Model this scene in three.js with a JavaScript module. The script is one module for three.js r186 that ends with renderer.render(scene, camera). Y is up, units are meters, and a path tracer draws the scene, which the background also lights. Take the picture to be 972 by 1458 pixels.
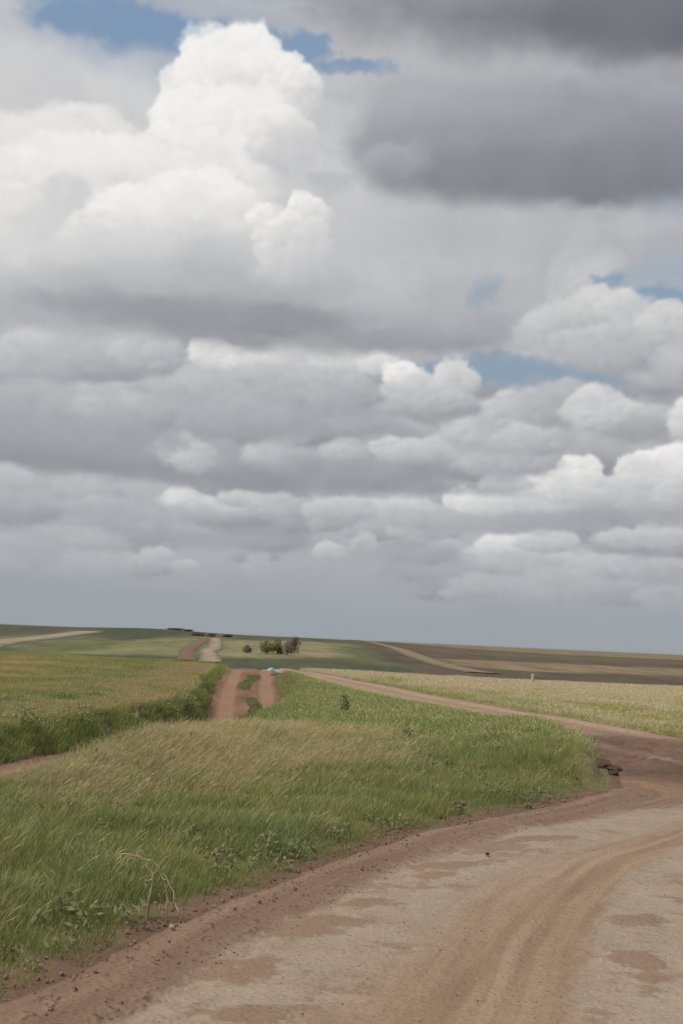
import * as THREE from 'three';
import { mergeGeometries } from 'three/addons/utils/BufferGeometryUtils.js';

// ------------------------------------------------------------------ camera
const EYE = 1.7, RAD = Math.PI / 180;
const scene = new THREE.Scene();
const camera = new THREE.PerspectiveCamera(50.01, 683 / 1024, 0.1, 12000);
camera.position.set(0, EYE, 0);
camera.rotation.order = 'YXZ';
camera.rotation.set(6.635 * RAD, 0, 2.6 * RAD);
scene.add(camera);

// ------------------------------------------------------------------ noise
function rng(seed) { let a = seed >>> 0; return () => { a = (a + 0x6D2B79F5) | 0; let t = Math.imul(a ^ (a >>> 15), 1 | a); t = (t + Math.imul(t ^ (t >>> 7), 61 | t)) ^ t; return ((t ^ (t >>> 14)) >>> 0) / 4294967296; }; }
const P = new Uint8Array(512), GX = new Float32Array(256), GY = new Float32Array(256);
{
  const r = rng(77), p = Array.from({ length: 256 }, (_, i) => i);
  for (let i = 255; i > 0; i--) { const j = Math.floor(r() * (i + 1)); [p[i], p[j]] = [p[j], p[i]]; }
  for (let i = 0; i < 512; i++) P[i] = p[i & 255];
  for (let i = 0; i < 256; i++) { const a = r() * 6.2832; GX[i] = Math.cos(a); GY[i] = Math.sin(a); }
}
function noise(x, y) {                                   // gradient noise, about -0.7 .. 0.7
  const xf = Math.floor(x), yf = Math.floor(y), X = xf & 255, Y = yf & 255;
  x -= xf; y -= yf;
  const u = x * x * x * (x * (x * 6 - 15) + 10), v = y * y * y * (y * (y * 6 - 15) + 10);
  const a = P[P[X] + Y], b = P[P[X + 1] + Y], c = P[P[X] + Y + 1], d = P[P[X + 1] + Y + 1];
  const n0 = GX[a] * x + GY[a] * y, n1 = GX[b] * (x - 1) + GY[b] * y, n2 = GX[c] * x + GY[c] * (y - 1), n3 = GX[d] * (x - 1) + GY[d] * (y - 1);
  return (n0 + (n1 - n0) * u) + ((n2 + (n3 - n2) * u) - (n0 + (n1 - n0) * u)) * v;
}
function fbm(x, y, o = 4) { let s = 0, a = 1, t = 0; for (let i = 0; i < o; i++) { s += a * noise(x, y); t += a; a *= 0.5; x = x * 2.03 + 17.7; y = y * 2.03 - 9.3; } return s / t; }
function billow(x, y, o = 4) { let s = 0, a = 1, t = 0; for (let i = 0; i < o; i++) { const n = noise(x, y); s += a * Math.sqrt(n * n + 0.008); t += a; a *= 0.52; x = x * 2.07 + 5.1; y = y * 2.07 + 3.9; } return 1 - 2.2 * s / t; }
const clamp = (x, a = 0, b = 1) => Math.min(b, Math.max(a, x));
const ss = (a, b, x) => { const t = clamp((x - a) / (b - a)); return t * t * (3 - 2 * t); };
const mix = (a, b, t) => a + (b - a) * t;
const lin = (c) => { c /= 255; return c <= 0.04045 ? c / 12.92 : Math.pow((c + 0.055) / 1.055, 2.4); };

// ------------------------------------------------------------------ sky: cumulus in banks under thin grey veils, blue gaps between
// each puff: azimuth (right of north), elevation, half width, half height in degrees; grey of its crown and of its base (0 = open sky); edge softness; relief; cover
const PUFFS = [
  [-14.7,25.3,8.6,3.0,212,200,0.5,0.15,1], [-21.1,25.5,6.7,3.0,205,195,0.5,0.2,1], [4.0,29.9,7.3,1.9,190,172,0.6,0.3,0.95], [-1.6,26.3,6.1,2.3,205,195,0.5,0.2,1],
  [-18.7,29.0,4.2,0.6,200,195,0.7,0.4,0.6], [-3.8,31.0,4.6,0.4,190,185,0.8,0.5,0.5], [1.6,31.1,4.3,1.8,185,175,0.6,0.3,0.7], [4.2,26.1,7.7,3.9,185,170,0.6,0.3,1],
  [-7.6,19.5,15.6,6.5,205,190,0.8,0.2,1], [5.2,20.4,10.5,5.2,196,186,0.7,0.3,1], [-13.7,11.9,11.6,4.6,186,172,0.8,0.3,1], [-0.4,10.6,15.6,4.0,182,170,0.8,0.3,1],
  [2.3,17.2,7.5,2.1,184,174,0.7,0.3,1], [13.5,10.2,9.1,2.1,186,172,0.8,0.3,1], [-13.3,6.9,10.5,2.5,190,178,0.8,0.4,1], [2.7,7.1,14.7,2.2,188,176,0.8,0.4,1],
  [14.9,7.4,9.0,2.1,188,176,0.8,0.4,1], [-6.7,4.1,15.2,1.8,182,174,0.9,0.4,0.8], [11.5,4.5,12.7,1.8,182,174,0.9,0.4,0.8], [-12.5,29.4,5.2,1.1,0,0,0.25,0.3,1],
  [-15.5,30.0,2.5,0.9,0,0,0.5,0.3,0.8], [-0.2,28.7,2.3,0.4,0,0,0.3,0.3,0.9], [-3.3,29.4,1.7,0.8,0,0,0.3,0.3,0.9], [7.6,14.1,4.6,0.9,0,0,0.3,0.3,1],
  [12.4,13.9,1.8,0.6,0,0,0.4,0.3,0.8], [-6.7,4.8,10.9,0.5,168,164,0.6,0.3,0.7], [-13.4,3.1,4.2,0.9,186,166,0.3,0.5,0.8], [-15.2,4.0,2.7,0.6,180,168,0.4,0.5,0.6],
  [-13.7,4.7,2.1,0.5,188,170,0.3,0.5,0.7], [-9.4,3.6,1.4,0.6,196,170,0.22,0.6,0.9], [-7.9,3.4,0.7,0.4,196,172,0.22,0.6,0.9], [-12.6,4.3,1.6,0.6,188,170,0.3,0.5,0.7],
  [-4.1,3.4,0.8,0.9,186,166,0.25,0.5,0.8], [-5.5,2.7,2.2,0.7,172,164,0.4,0.4,0.6], [-0.5,4.5,1.0,0.5,204,174,0.18,0.6,1], [1.3,4.9,0.7,0.7,194,172,0.22,0.6,0.9],
  [-1.3,6.0,0.5,0.5,190,172,0.3,0.5,0.7], [4.0,3.3,2.2,0.8,172,158,0.4,0.4,0.7], [3.5,4.5,2.9,0.7,174,160,0.4,0.4,0.7], [7.6,3.0,1.7,0.7,188,166,0.22,0.6,0.9],
  [6.0,2.6,0.7,0.4,184,166,0.25,0.6,0.8], [11.5,3.1,2.7,0.8,186,166,0.25,0.6,0.9], [10.5,2.6,2.1,0.5,182,164,0.3,0.6,0.8], [10.8,5.4,1.7,0.6,212,176,0.15,0.6,1],
  [16.0,5.7,2.7,0.6,202,172,0.2,0.6,1], [16.0,4.1,1.7,0.6,188,168,0.3,0.6,0.8], [16.4,2.8,1.5,0.6,186,168,0.3,0.6,0.8], [-14.7,7.1,3.6,1.0,200,172,0.25,0.6,0.95],
  [-17.1,7.3,2.0,0.8,196,172,0.25,0.6,0.9], [-16.4,6.0,4.4,0.7,184,166,0.4,0.4,0.8], [-12.2,6.3,1.8,0.5,192,172,0.3,0.5,0.8], [-9.0,5.9,4.3,0.7,176,166,0.4,0.4,0.7],
  [-5.2,7.0,1.4,0.5,206,174,0.18,0.6,1], [-3.2,6.7,1.8,0.7,196,170,0.25,0.6,0.9], [2.7,6.7,3.7,0.7,210,172,0.18,0.6,1], [-0.2,6.7,1.8,0.7,202,172,0.22,0.6,1],
  [4.6,6.2,2.2,0.6,184,168,0.3,0.5,0.8], [7.9,6.5,3.3,0.7,186,168,0.35,0.5,0.8], [6.2,7.5,0.9,0.7,228,200,0.1,0.6,1], [7.5,7.4,1.5,0.9,226,196,0.12,0.6,1],
  [9.8,7.6,2.5,1.4,224,182,0.12,0.6,1], [12.3,8.9,1.2,1.0,234,206,0.08,0.6,1], [11.4,8.2,2.0,1.0,228,190,0.1,0.6,1], [8.5,8.4,1.2,0.7,206,184,0.2,0.6,1],
  [10.0,6.4,3.2,0.5,172,166,0.45,0.3,0.8], [17.1,9.5,2.2,1.0,236,206,0.08,0.6,1], [15.1,9.2,1.2,0.7,226,196,0.12,0.6,1], [14.9,7.9,3.1,1.1,212,168,0.13,0.6,1],
  [16.3,7.7,2.0,1.1,200,166,0.2,0.5,1], [18.0,7.9,2.0,1.0,204,172,0.25,0.6,1], [14.2,6.7,4.2,0.4,170,164,0.5,0.3,0.8], [-14.5,9.2,6.9,1.6,172,148,0.4,0.4,0.95],
  [-6.2,8.7,6.9,1.2,170,148,0.4,0.4,0.9], [2.6,9.0,5.5,1.0,168,148,0.4,0.4,0.9], [-13.4,8.5,5.9,0.7,156,146,0.4,0.3,0.8], [-0.3,8.0,7.4,0.4,154,148,0.45,0.3,0.8],
  [8.0,14.2,4.6,0.9,0,0,0.25,0.3,1], [12.4,13.9,2.0,0.6,0,0,0.35,0.3,0.85], [-8.8,9.5,1.2,0.9,208,178,0.24,0.6,1], [-7.9,9.0,1.2,0.9,202,172,0.26,0.6,1],
  [-3.2,10.9,1.5,1.2,206,176,0.22,0.6,1], [-3.9,9.4,1.5,0.8,198,170,0.3,0.6,0.9], [2.6,10.0,1.2,0.7,210,174,0.14,0.6,1], [3.9,9.9,1.5,0.7,204,170,0.18,0.6,1],
  [5.6,10.0,1.8,0.8,200,166,0.2,0.6,1], [0.0,9.7,1.3,0.7,198,166,0.25,0.6,0.9], [8.5,9.6,2.9,0.9,198,166,0.25,0.6,0.9], [7.4,11.1,2.3,1.5,204,172,0.14,0.6,1],
  [9.0,12.0,1.7,1.3,200,172,0.18,0.6,1], [9.9,10.6,2.2,0.9,198,170,0.2,0.6,1], [11.3,12.4,2.2,1.3,186,166,0.25,0.5,0.9], [13.1,12.2,1.8,1.2,210,178,0.14,0.6,1],
  [14.5,11.6,2.3,1.0,206,158,0.15,0.6,1], [15.9,11.2,2.1,0.6,172,158,0.35,0.4,0.8], [18.0,11.6,1.4,1.2,222,184,0.13,0.6,1], [-7.1,14.3,1.5,0.9,238,206,0.08,0.7,1],
  [-5.8,13.9,1.5,0.9,226,188,0.12,0.6,1], [-2.9,14.9,1.9,1.0,238,204,0.08,0.7,1], [-3.9,14.1,1.9,0.9,222,186,0.14,0.6,1], [-0.2,14.5,2.0,0.9,226,190,0.12,0.6,1],
  [1.7,14.3,1.1,0.6,222,192,0.12,0.6,1], [3.0,13.8,1.2,0.7,238,206,0.08,0.7,1], [4.0,12.5,2.5,1.2,200,158,0.15,0.5,1], [5.7,13.5,1.3,1.2,216,178,0.1,0.6,1],
  [5.1,12.4,1.9,0.9,196,160,0.2,0.5,1], [-8.3,12.5,2.6,1.4,192,168,0.3,0.5,1], [-3.5,12.6,3.7,1.4,190,156,0.2,0.5,1], [-0.1,12.6,2.0,1.2,186,156,0.2,0.5,1],
  [-5.6,11.2,4.1,1.3,180,160,0.35,0.5,0.9], [-1.2,11.3,4.1,0.9,176,160,0.4,0.4,0.7], [-13.8,13.7,3.9,1.5,202,162,0.16,0.5,1], [-10.6,14.1,1.9,1.3,206,168,0.16,0.5,1],
  [-16.9,12.8,2.4,1.4,192,164,0.25,0.5,1], [-15.7,10.8,5.5,1.4,186,156,0.3,0.5,0.9], [-11.5,11.0,2.5,1.1,188,160,0.25,0.5,0.9], [-12.5,9.8,4.2,0.9,172,156,0.4,0.4,0.8],
  [-6.3,16.2,10.4,1.4,175,150,0.4,0.3,1], [-9.3,16.5,7.7,1.2,170,150,0.4,0.3,1], [-0.7,16.0,7.5,1.2,178,156,0.4,0.3,1], [-15.1,16.6,6.0,2.1,196,176,0.4,0.4,1],
  [-14.6,24.4,2.5,1.3,226,216,0.2,0.4,1], [-16.7,22.8,3.2,1.9,226,214,0.25,0.4,1], [-7.0,27.1,3.8,2.9,240,224,0.06,0.6,1], [-8.8,27.5,1.4,1.3,240,228,0.06,0.6,1],
  [-6.6,28.7,2.1,1.3,240,230,0.05,0.6,1], [-4.6,27.7,1.8,1.5,238,214,0.05,0.7,1], [-3.4,27.3,1.3,1.4,234,204,0.06,0.7,1], [-9.2,25.4,2.0,1.8,240,230,0.08,0.5,1],
  [-6.5,27.4,1.3,0.7,214,206,0.4,0.6,0.5], [-6.8,24.5,3.8,3.0,238,222,0.12,0.4,1], [-10.2,23.9,1.5,1.4,236,224,0.1,0.5,1], [-4.2,25.0,1.9,1.6,232,196,0.15,0.5,1],
  [-3.2,24.4,1.7,1.7,208,184,0.35,0.4,0.9], [-1.4,22.3,2.7,3.1,206,186,0.4,0.3,0.9], [-14.2,23.3,1.2,1.2,238,226,0.08,0.5,1], [-12.0,23.4,2.2,1.4,232,222,0.15,0.4,1],
  [-15.6,22.6,2.1,1.6,234,222,0.12,0.5,1], [-13.3,21.3,6.1,3.0,232,214,0.25,0.3,1], [-17.5,20.4,3.1,2.0,230,214,0.2,0.4,1], [-17.3,18.4,3.8,2.0,222,200,0.3,0.3,1],
  [-15.3,21.0,1.4,1.4,206,202,0.3,0.5,0.75], [-16.4,19.8,1.4,1.0,210,204,0.35,0.5,0.6], [-8.2,22.1,2.5,1.4,240,220,0.1,0.5,1], [-6.7,21.9,1.5,1.2,238,216,0.1,0.5,1],
  [-10.5,20.6,3.3,1.9,236,210,0.12,0.4,1], [-13.2,19.6,2.2,1.3,226,206,0.2,0.4,1], [-7.7,20.1,4.1,2.3,228,194,0.25,0.3,1], [-9.4,18.6,6.3,1.9,214,180,0.35,0.3,1],
  [-5.7,18.6,4.9,1.7,196,166,0.45,0.3,0.9], [-11.2,17.0,6.2,1.4,186,160,0.45,0.3,0.9], [-5.0,21.3,0.7,0.8,238,214,0.07,0.5,1], [-2.7,21.3,1.3,1.5,238,206,0.06,0.6,1],
  [-2.2,20.2,1.1,1.2,230,196,0.1,0.5,1], [-3.7,20.1,1.5,1.5,230,196,0.12,0.5,1], [-3.1,18.7,1.9,1.2,210,180,0.3,0.4,0.9], [-7.4,16.3,8.1,0.9,158,146,0.4,0.2,0.85],
  [-2.6,16.3,6.4,0.7,156,148,0.45,0.2,0.75], [2.1,21.0,3.4,2.7,208,190,0.35,0.4,1], [5.2,21.1,4.5,2.4,204,186,0.4,0.4,1], [7.5,18.0,5.2,2.4,190,176,0.45,0.4,0.9],
  [2.2,18.6,4.2,1.8,198,180,0.45,0.4,0.9], [5.3,16.2,5.6,0.9,176,156,0.4,0.3,0.95], [3.1,15.6,4.1,0.6,164,152,0.5,0.3,0.8], [7.1,18.2,0.7,0.8,0,0,0.5,0.5,0.75],
  [7.7,18.6,0.5,0.4,0,0,0.5,0.5,0.6], [13.2,18.7,1.1,0.5,0,0,0.35,0.4,0.8], [16.0,17.4,1.8,0.9,0,0,0.3,0.4,1], [12.4,19.6,1.7,0.9,212,196,0.16,0.7,1],
  [11.5,18.3,1.1,1.4,206,190,0.2,0.7,1], [13.4,16.9,2.4,1.5,210,184,0.13,0.7,1], [11.2,16.2,2.2,1.2,198,176,0.25,0.6,1], [16.6,16.1,1.6,1.4,208,180,0.14,0.7,1],
  [14.1,15.2,3.9,1.2,194,168,0.25,0.6,1], [17.6,14.4,2.0,1.2,190,168,0.3,0.6,1], [9.0,18.9,3.0,1.4,188,178,0.4,0.5,0.7], [7.4,21.5,8.2,1.7,190,178,0.5,0.3,0.9],
  [14.7,20.6,5.0,1.0,186,176,0.5,0.4,0.9], [7.2,27.7,7.2,1.6,182,160,0.5,0.3,1], [14.6,27.4,6.5,1.9,178,158,0.5,0.3,1], [2.7,25.8,2.7,2.0,176,152,0.3,0.5,1],
  [9.5,25.4,9.0,2.4,164,132,0.35,0.3,1], [14.7,24.7,6.5,2.3,156,130,0.4,0.3,1], [5.0,24.5,4.2,1.7,156,138,0.35,0.4,0.95], [12.9,23.8,7.7,1.5,142,130,0.45,0.2,0.9],
  [7.3,23.8,6.0,1.2,142,132,0.45,0.2,0.85], [2.0,24.4,1.9,1.0,176,158,0.4,0.5,0.7], [12.7,31.2,11.1,1.8,128,114,0.5,0.2,1], [4.7,31.7,5.8,0.9,150,130,0.6,0.3,0.8],
  [16.7,30.0,5.4,1.5,120,108,0.5,0.2,0.9], [15.7,28.1,3.2,0.6,172,160,0.6,0.3,0.6]];
const VEILS = 25;                                       // the first ones are veils and gaps; small far heads go between these and the rest

const AIR = [[0, 155, 162, 167], [4, 158, 165, 171], [10, 144, 160, 174], [18, 138, 160, 180], [30, 127, 152, 181], [60, 96, 128, 170], [90, 84, 116, 162]];
function air(el, out) {
  el = Math.max(0, el);
  let k = 0; while (k < AIR.length - 2 && AIR[k + 1][0] < el) k++;
  const t = clamp((el - AIR[k][0]) / (AIR[k + 1][0] - AIR[k][0]));
  for (let c = 0; c < 3; c++) out[c] = mix(AIR[k][c + 1], AIR[k + 1][c + 1], t);
}
// the same kinds of cloud, strewn over the rest of the dome
const strewn = [];
{
  const r = rng(4242);
  for (let i = 0; i < 150; i++) {
    const az = -180 + 360 * r(), el = 3 + 84 * Math.pow(r(), 1.25), big = 2.5 + el * 0.17, far = 1 / Math.max(0.2, Math.cos(el * RAD));
    if (Math.abs(az) < 30 && el < 38) continue;
    const tone = 150 + 62 * r();
    strewn.push([az, el, big * 2.6 * far, big * 1.0, tone + 14, tone - 16, 0.8, 0.3, 0.95]);
    for (let k = 0; k < 7; k++) {
      const b = big * (0.35 + 0.5 * r()), t = tone + 40 * r() - 8;
      strewn.push([az + (r() - 0.5) * big * 4.2 * far, el + (r() - 0.3) * big * 1.1, b * 1.5 * far, b * 0.9, Math.min(236, t + 14), t - 22, 0.12 + 0.3 * r(), 0.6, 0.95]);
    }
  }
}
// a crisp cumulus head is a heap of smaller heads: lay them over it, the upper ones first
function heaped(list) {
  const r = rng(909), out = [];
  for (const f of list) {
    out.push(f);
    const [az, el, ra, re, top, bot, edge, relief, cover] = f;
    if (!top || edge > 0.26) continue;
    const n = Math.round(clamp(10 + 13 * Math.sqrt(ra * re), 11, 40)), kids = [];
    for (let k = 0; k < n; k++) {
      const a = r() * 6.283, d = 0.25 + 0.68 * Math.sqrt(r()), u = Math.cos(a) * d, v = Math.sin(a) * d * (Math.sin(a) < 0 ? 0.6 : 1);
      const size = (0.13 + 0.26 * r() * r() + 0.05) * (1.15 - 0.35 * d), t = ss(-0.95, 0.95, v * 0.85 - u * 0.3), g = mix(bot, top, t) + (r() - 0.5) * 9, lift = (top - bot) * 0.22 + 4;
      const rad = Math.sqrt(ra * re) * size;
      kids.push([az + u * ra, el + v * re, rad * (1 + 0.5 * r()) * (ra > re * 1.6 ? 1.25 : 1), rad * (0.8 + 0.25 * r()), Math.min(240, g + lift * 0.8), g - lift, Math.min(0.5, edge * (1.2 + 1.4 * r()) + 0.04), 0.3, cover * (0.55 + 0.4 * r())]);
    }
    kids.sort((p, q) => q[1] - p[1]); out.push(...kids);
  }
  return out;
}
const small = [];
{
  const r = rng(5151);
  for (let i = 0; i < 210; i++) {
    const az = -32 + 64 * r(), el = 15.8 - 13.2 * Math.pow(r(), 0.9), w = 0.5 + el * 0.13, t = 178 + 40 * r() * r() + (r() < 0.16 ? 16 : 0) + (az > 5 ? 6 : 0), f = 0.6 + 0.7 * r();
    small.push([az, el, w * 1.9 * f, w * 0.72 * f, t, t - 36, 0.08 + 0.18 * r(), 0.4, 0.5 + 0.45 * r()]);
  }
  small.sort((p, q) => p[1] - q[1]);
}
function paintSky(W, H, az0, el0, ppd, puffs, most) {        // pixel rows go up from el0
  const px = new Float32Array(W * H * 3), c = [0, 0, 0], a3 = [0, 0, 0];
  for (let j = 0; j < H; j++) { air(el0 + (j + 0.5) / ppd, c); for (let i = 0; i < W; i++) px.set(c, (j * W + i) * 3); }
  puffs.forEach((f, n) => {
    const [az, el, ra, re, top, bot, edge, relief, cover] = f, r0 = Math.sqrt(ra * re), sd = n * 13.37, o = Math.min(most, r0 * ppd < 7 ? 2 : r0 * ppd < 16 ? 3 : 4), reach = 1.45 + edge * 0.6, warp = top ? 0.45 + 0.5 * Math.min(edge, 0.6) : 1.15;
    const i0 = Math.max(0, Math.floor((az - ra * reach - az0) * ppd)), i1 = Math.min(W - 1, Math.ceil((az + ra * reach - az0) * ppd));
    const j0 = Math.max(0, Math.floor((el - re * reach - el0) * ppd)), j1 = Math.min(H - 1, Math.ceil((el + re * reach - el0) * ppd));
    for (let j = j0; j <= j1; j++) {
      const e = el0 + (j + 0.5) / ppd, v = (e - el) / re;
      air(e, a3);
      const haze = 0.9 * Math.exp(-Math.max(0, e) / 2.5);
      for (let i = i0; i <= i1; i++) {
        const a = az0 + (i + 0.5) / ppd, u = (a - az) / ra;
        if (u * u + v * v > reach * reach) continue;
        const nx = (a - az) / r0 + sd, ny = (e - el) / r0 * 1.15 - sd * 0.7;
        const wx = fbm(nx * 1.1, ny * 1.1, o), wy = fbm(nx * 1.1 + 31.4, ny * 1.1 + 11.9, o);
        const u2 = u + warp * wx, v2 = v + warp * wy, low = v2 < 0 ? 1.18 : 1;
        const lx = noise(nx * 0.8 + 7.7, ny * 0.8);
        const bl = billow(nx * 1.5 + wx * 0.6, ny * 1.5 + wy * 0.6, o);
        const field = 1 - Math.sqrt(u2 * u2 + v2 * v2 * low * low) + 0.2 * (bl - 0.35);
        const soft = edge * (v2 < -0.1 ? 1.7 : 1) * (1 + 1.1 * lx);
        const al = ss(-soft, soft, field - 0.05) * cover;
        if (al < 0.004) continue;
        const k = (j * W + i) * 3;
        if (top === 0) { for (let q = 0; q < 3; q++) px[k + q] = mix(px[k + q], a3[q], al); continue; }
        const t = ss(-0.95, 0.95, v * 0.85 - u * 0.3 + 0.5 * wy);
        let g = mix(bot, top, t) + relief * 16 * (bl - 0.35) + 7 * wx + 7 * lx;
        g = Math.min(g, 243);
        const w = clamp((g - 120) / 110), h = haze;
        const rr = mix(g * 0.975, g + 0.5, w), gg = mix(g * 0.992, g - 0.5, w), bb = mix(g * 1.058, g - 3, w);
        px[k] = mix(px[k], mix(rr, a3[0], h), al); px[k + 1] = mix(px[k + 1], mix(gg, a3[1], h), al); px[k + 2] = mix(px[k + 2], mix(bb, a3[2], h), al);
      }
    }
  });
  return px;
}
{
  const W = 4096, H = 2048, data = new Float32Array(W * H * 4), ppd = W / 360;
  const all = [...strewn, ...PUFFS.slice(0, VEILS), ...small, ...PUFFS.slice(VEILS)];
  const round = [...all, ...strewn.filter((f) => f[0] + f[2] * 2 > 180).map((f) => [f[0] - 360, ...f.slice(1)]), ...strewn.filter((f) => f[0] - f[2] * 2 < -180).map((f) => [f[0] + 360, ...f.slice(1)])];
  const LW = 1024, LH = 256, lp = LW / 360, low = paintSky(LW, LH, -180, 0, lp, round, 3);
  const NW = 760, NH = 480, na = -760 / 2 / ppd, near = paintSky(NW, NH, na, 0, ppd, [...strewn, ...PUFFS.slice(0, VEILS), ...heaped(small), ...heaped(PUFFS.slice(VEILS))], 4);
  const c = [0, 0, 0];
  for (let j = 0; j < H; j++) {
    const el = (j + 0.5) / ppd - 90;
    for (let i = 0; i < W; i++) {
      let az = (i + 0.5) / ppd - 90; if (az > 180) az -= 360;
      const k = (j * W + i) * 4;
      if (el <= 0) { c[0] = 120; c[1] = 116; c[2] = 100; }
      else {
        const fx = clamp((az + 180) * lp - 0.5, 0, LW - 1.001), fy = clamp(el * lp - 0.5, 0, LH - 1.001), x = Math.floor(fx), y = Math.floor(fy), tx = fx - x, ty = fy - y;
        for (let q = 0; q < 3; q++) c[q] = mix(mix(low[(y * LW + x) * 3 + q], low[(y * LW + x + 1) * 3 + q], tx), mix(low[((y + 1) * LW + x) * 3 + q], low[((y + 1) * LW + x + 1) * 3 + q], tx), ty);
        const ni = Math.floor((az - na) * ppd), nj = Math.floor(el * ppd);
        if (ni >= 0 && ni < NW && nj < NH) {
          const w = ss(0, 60, Math.min(ni, NW - 1 - ni)) * ss(0, 60, NH - 1 - nj);
          for (let q = 0; q < 3; q++) c[q] = mix(c[q], near[(nj * NW + ni) * 3 + q], w);
        }
      }
      data[k] = lin(c[0]); data[k + 1] = lin(c[1]); data[k + 2] = lin(c[2]); data[k + 3] = 1;
    }
  }
  const sky = new THREE.DataTexture(data, W, H, THREE.RGBAFormat, THREE.FloatType);
  sky.mapping = THREE.EquirectangularReflectionMapping; sky.magFilter = sky.minFilter = THREE.LinearFilter; sky.colorSpace = THREE.LinearSRGBColorSpace; sky.needsUpdate = true;
  scene.background = sky; scene.environment = sky;
}
// ------------------------------------------------------------------ sun
const sun = new THREE.DirectionalLight(0xfff1dc, 3.6);
sun.position.set(-50, 88, 20); sun.target.position.set(0, 0, -20);
sun.castShadow = true; sun.shadow.radius = 5; sun.shadow.mapSize.set(4096, 4096);
Object.assign(sun.shadow.camera, { left: -80, right: 80, top: 80, bottom: -80, near: 1, far: 400 });
scene.add(sun, sun.target);

// ------------------------------------------------------------------ plan: x to the right, s = metres ahead (-z)
function table(t) { return (s) => { if (s <= t[0][0]) return t[0][1]; for (let i = 1; i < t.length; i++) if (s <= t[i][0]) return mix(t[i - 1][1], t[i][1], (s - t[i - 1][0]) / (t[i][0] - t[i - 1][0])); return t[t.length - 1][1]; }; }
const trackL = table([[0, -9.6], [12, -9], [20, -8], [24.6, -7.3], [31, -6.4], [38, -5.2], [43, -4.9], [48, -5.4], [54, -5.8], [60, -5.9], [66, -6.4], [80, -8]]);
const trackR = table([[0, -6.4], [12, -5.9], [20, -5], [24.6, -4.3], [31, -3.3], [38, -2.3], [43, -1.9], [47, -1.95], [55, -2.75], [60, -3.2], [66, -3.7], [80, -5]]);
const trackFloor = table([[0, -1.1], [20, -1.25], [24, -1.35], [31, -1.5], [40, -1.68], [45, -1.7], [48, -1.58], [52, -1.2], [56, -0.7], [59, -0.32], [62, -0.14], [70, -0.1]]);
const lip = table([[0, -3.4], [9, -3.2], [10.6, -3.0], [12.3, -2.6], [16, -2.35], [17.8, -1.8], [20.6, -0.9], [31, -0.8], [40, -1.0], [50, -1.9], [60, -2.8], [70, -3.2]]);
const leftTop = table([[0, -0.4], [15, -0.5], [24, -0.72], [31, -0.72], [40, -0.62], [50, -0.4], [58, -0.15], [62, -0.05], [80, 0]]);
const cutEdge = table([[14.2, 3.5], [15.5, 3.8], [17.6, 4.14], [19.7, 4.38], [23.1, 4.42], [25, 4.1]]);
function height(x, s) {
  const r = Math.hypot(x, s);
  let h = 0.05 * fbm(x * 0.35, s * 0.35, 3) + 0.10 * fbm(x * 0.07 + 5, s * 0.07, 2);
  h *= ss(5, 12, s) * 0.7 + 0.3;
  // hollow with the old track
  if (s > -10 && s < 90) {
    const fl = trackFloor(s), l = trackL(s) + 0.35 * fbm(s * 0.5, 3.1, 2), rr = trackR(s), lp = lip(s) + 0.35 * fbm(s * 0.45, 8.1, 2), top = leftTop(s);
    let v;
    if (x > lp) v = 0;
    else if (x > rr) v = fl * Math.pow(ss(lp, rr, x) * 0.5 + 0.5 * clamp((lp - x) / (lp - rr)), 1);
    else if (x > l) v = fl;
    else v = mix(fl, top + 0.012 * Math.min(20, l - x) , ss(0, 0.85, l - x));
    h += v;
  }
  // low swell along the lip, and the cut edge where the mud has eaten into the verge
  if (s > 6 && s < 30) {
    const u = (x - lip(s) - 0.25) / 1.15; h += mix(0.08, 0.34, ss(9.5, 14, s)) * ss(6, 9, s) * ss(20.5, 15, s) * Math.exp(-u * u) * (0.85 + 0.5 * fbm(s * 0.4, 2.2, 2));
    if (s > 14.2 && s < 25 && x > 2 && x < 6) { const e = cutEdge(s) + 0.14 * fbm(s * 1.3, 6.6, 3) - x; h += 0.22 * ss(0.02, 0.2, e) * ss(2.6, 0.5, e) * ss(14.4, 15.6, s) * ss(24.5, 22.5, s); }
  }
  // brow, valley and the long far slope
  const q = x / Math.max(20, Math.abs(s));
  const brow = mix(61, 53, ss(-5, 6, x));
  if (s > brow) {
    const R = mix(430, 930, ss(-0.03, 0.22, q));
    const bump = 1.15 * Math.exp(-Math.pow((q + 0.165) / 0.055, 2)) + 0.25 * fbm(q * 9 + 2, 0.4, 2);
    const t = clamp((s - 112) / (R - 112), 0, 4), rise = t < 0.9 ? t : 0.9 + 0.1 * (1 - Math.exp(-(t - 0.9) / 0.1));
    h += -3.9 * ss(brow, 112, s) + (5.65 + bump) * rise - Math.max(0, s - R * 1.25) * 0.002;
    h += 0.12 * fbm(x * 0.03, s * 0.012, 3) * ss(70, 130, s);
  }
  return h;
}
const V = (x, s, lift = 0) => new THREE.Vector3(x, height(x, s) + lift, -s);
const inPoly = (poly, x, y) => { let c = false; for (let i = 0, j = poly.length - 1; i < poly.length; j = i++) { const [xi, yi] = poly[i], [xj, yj] = poly[j]; if ((yi > y) !== (yj > y) && x < (xj - xi) * (y - yi) / (yj - yi) + xi) c = !c; } return c; };
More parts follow.
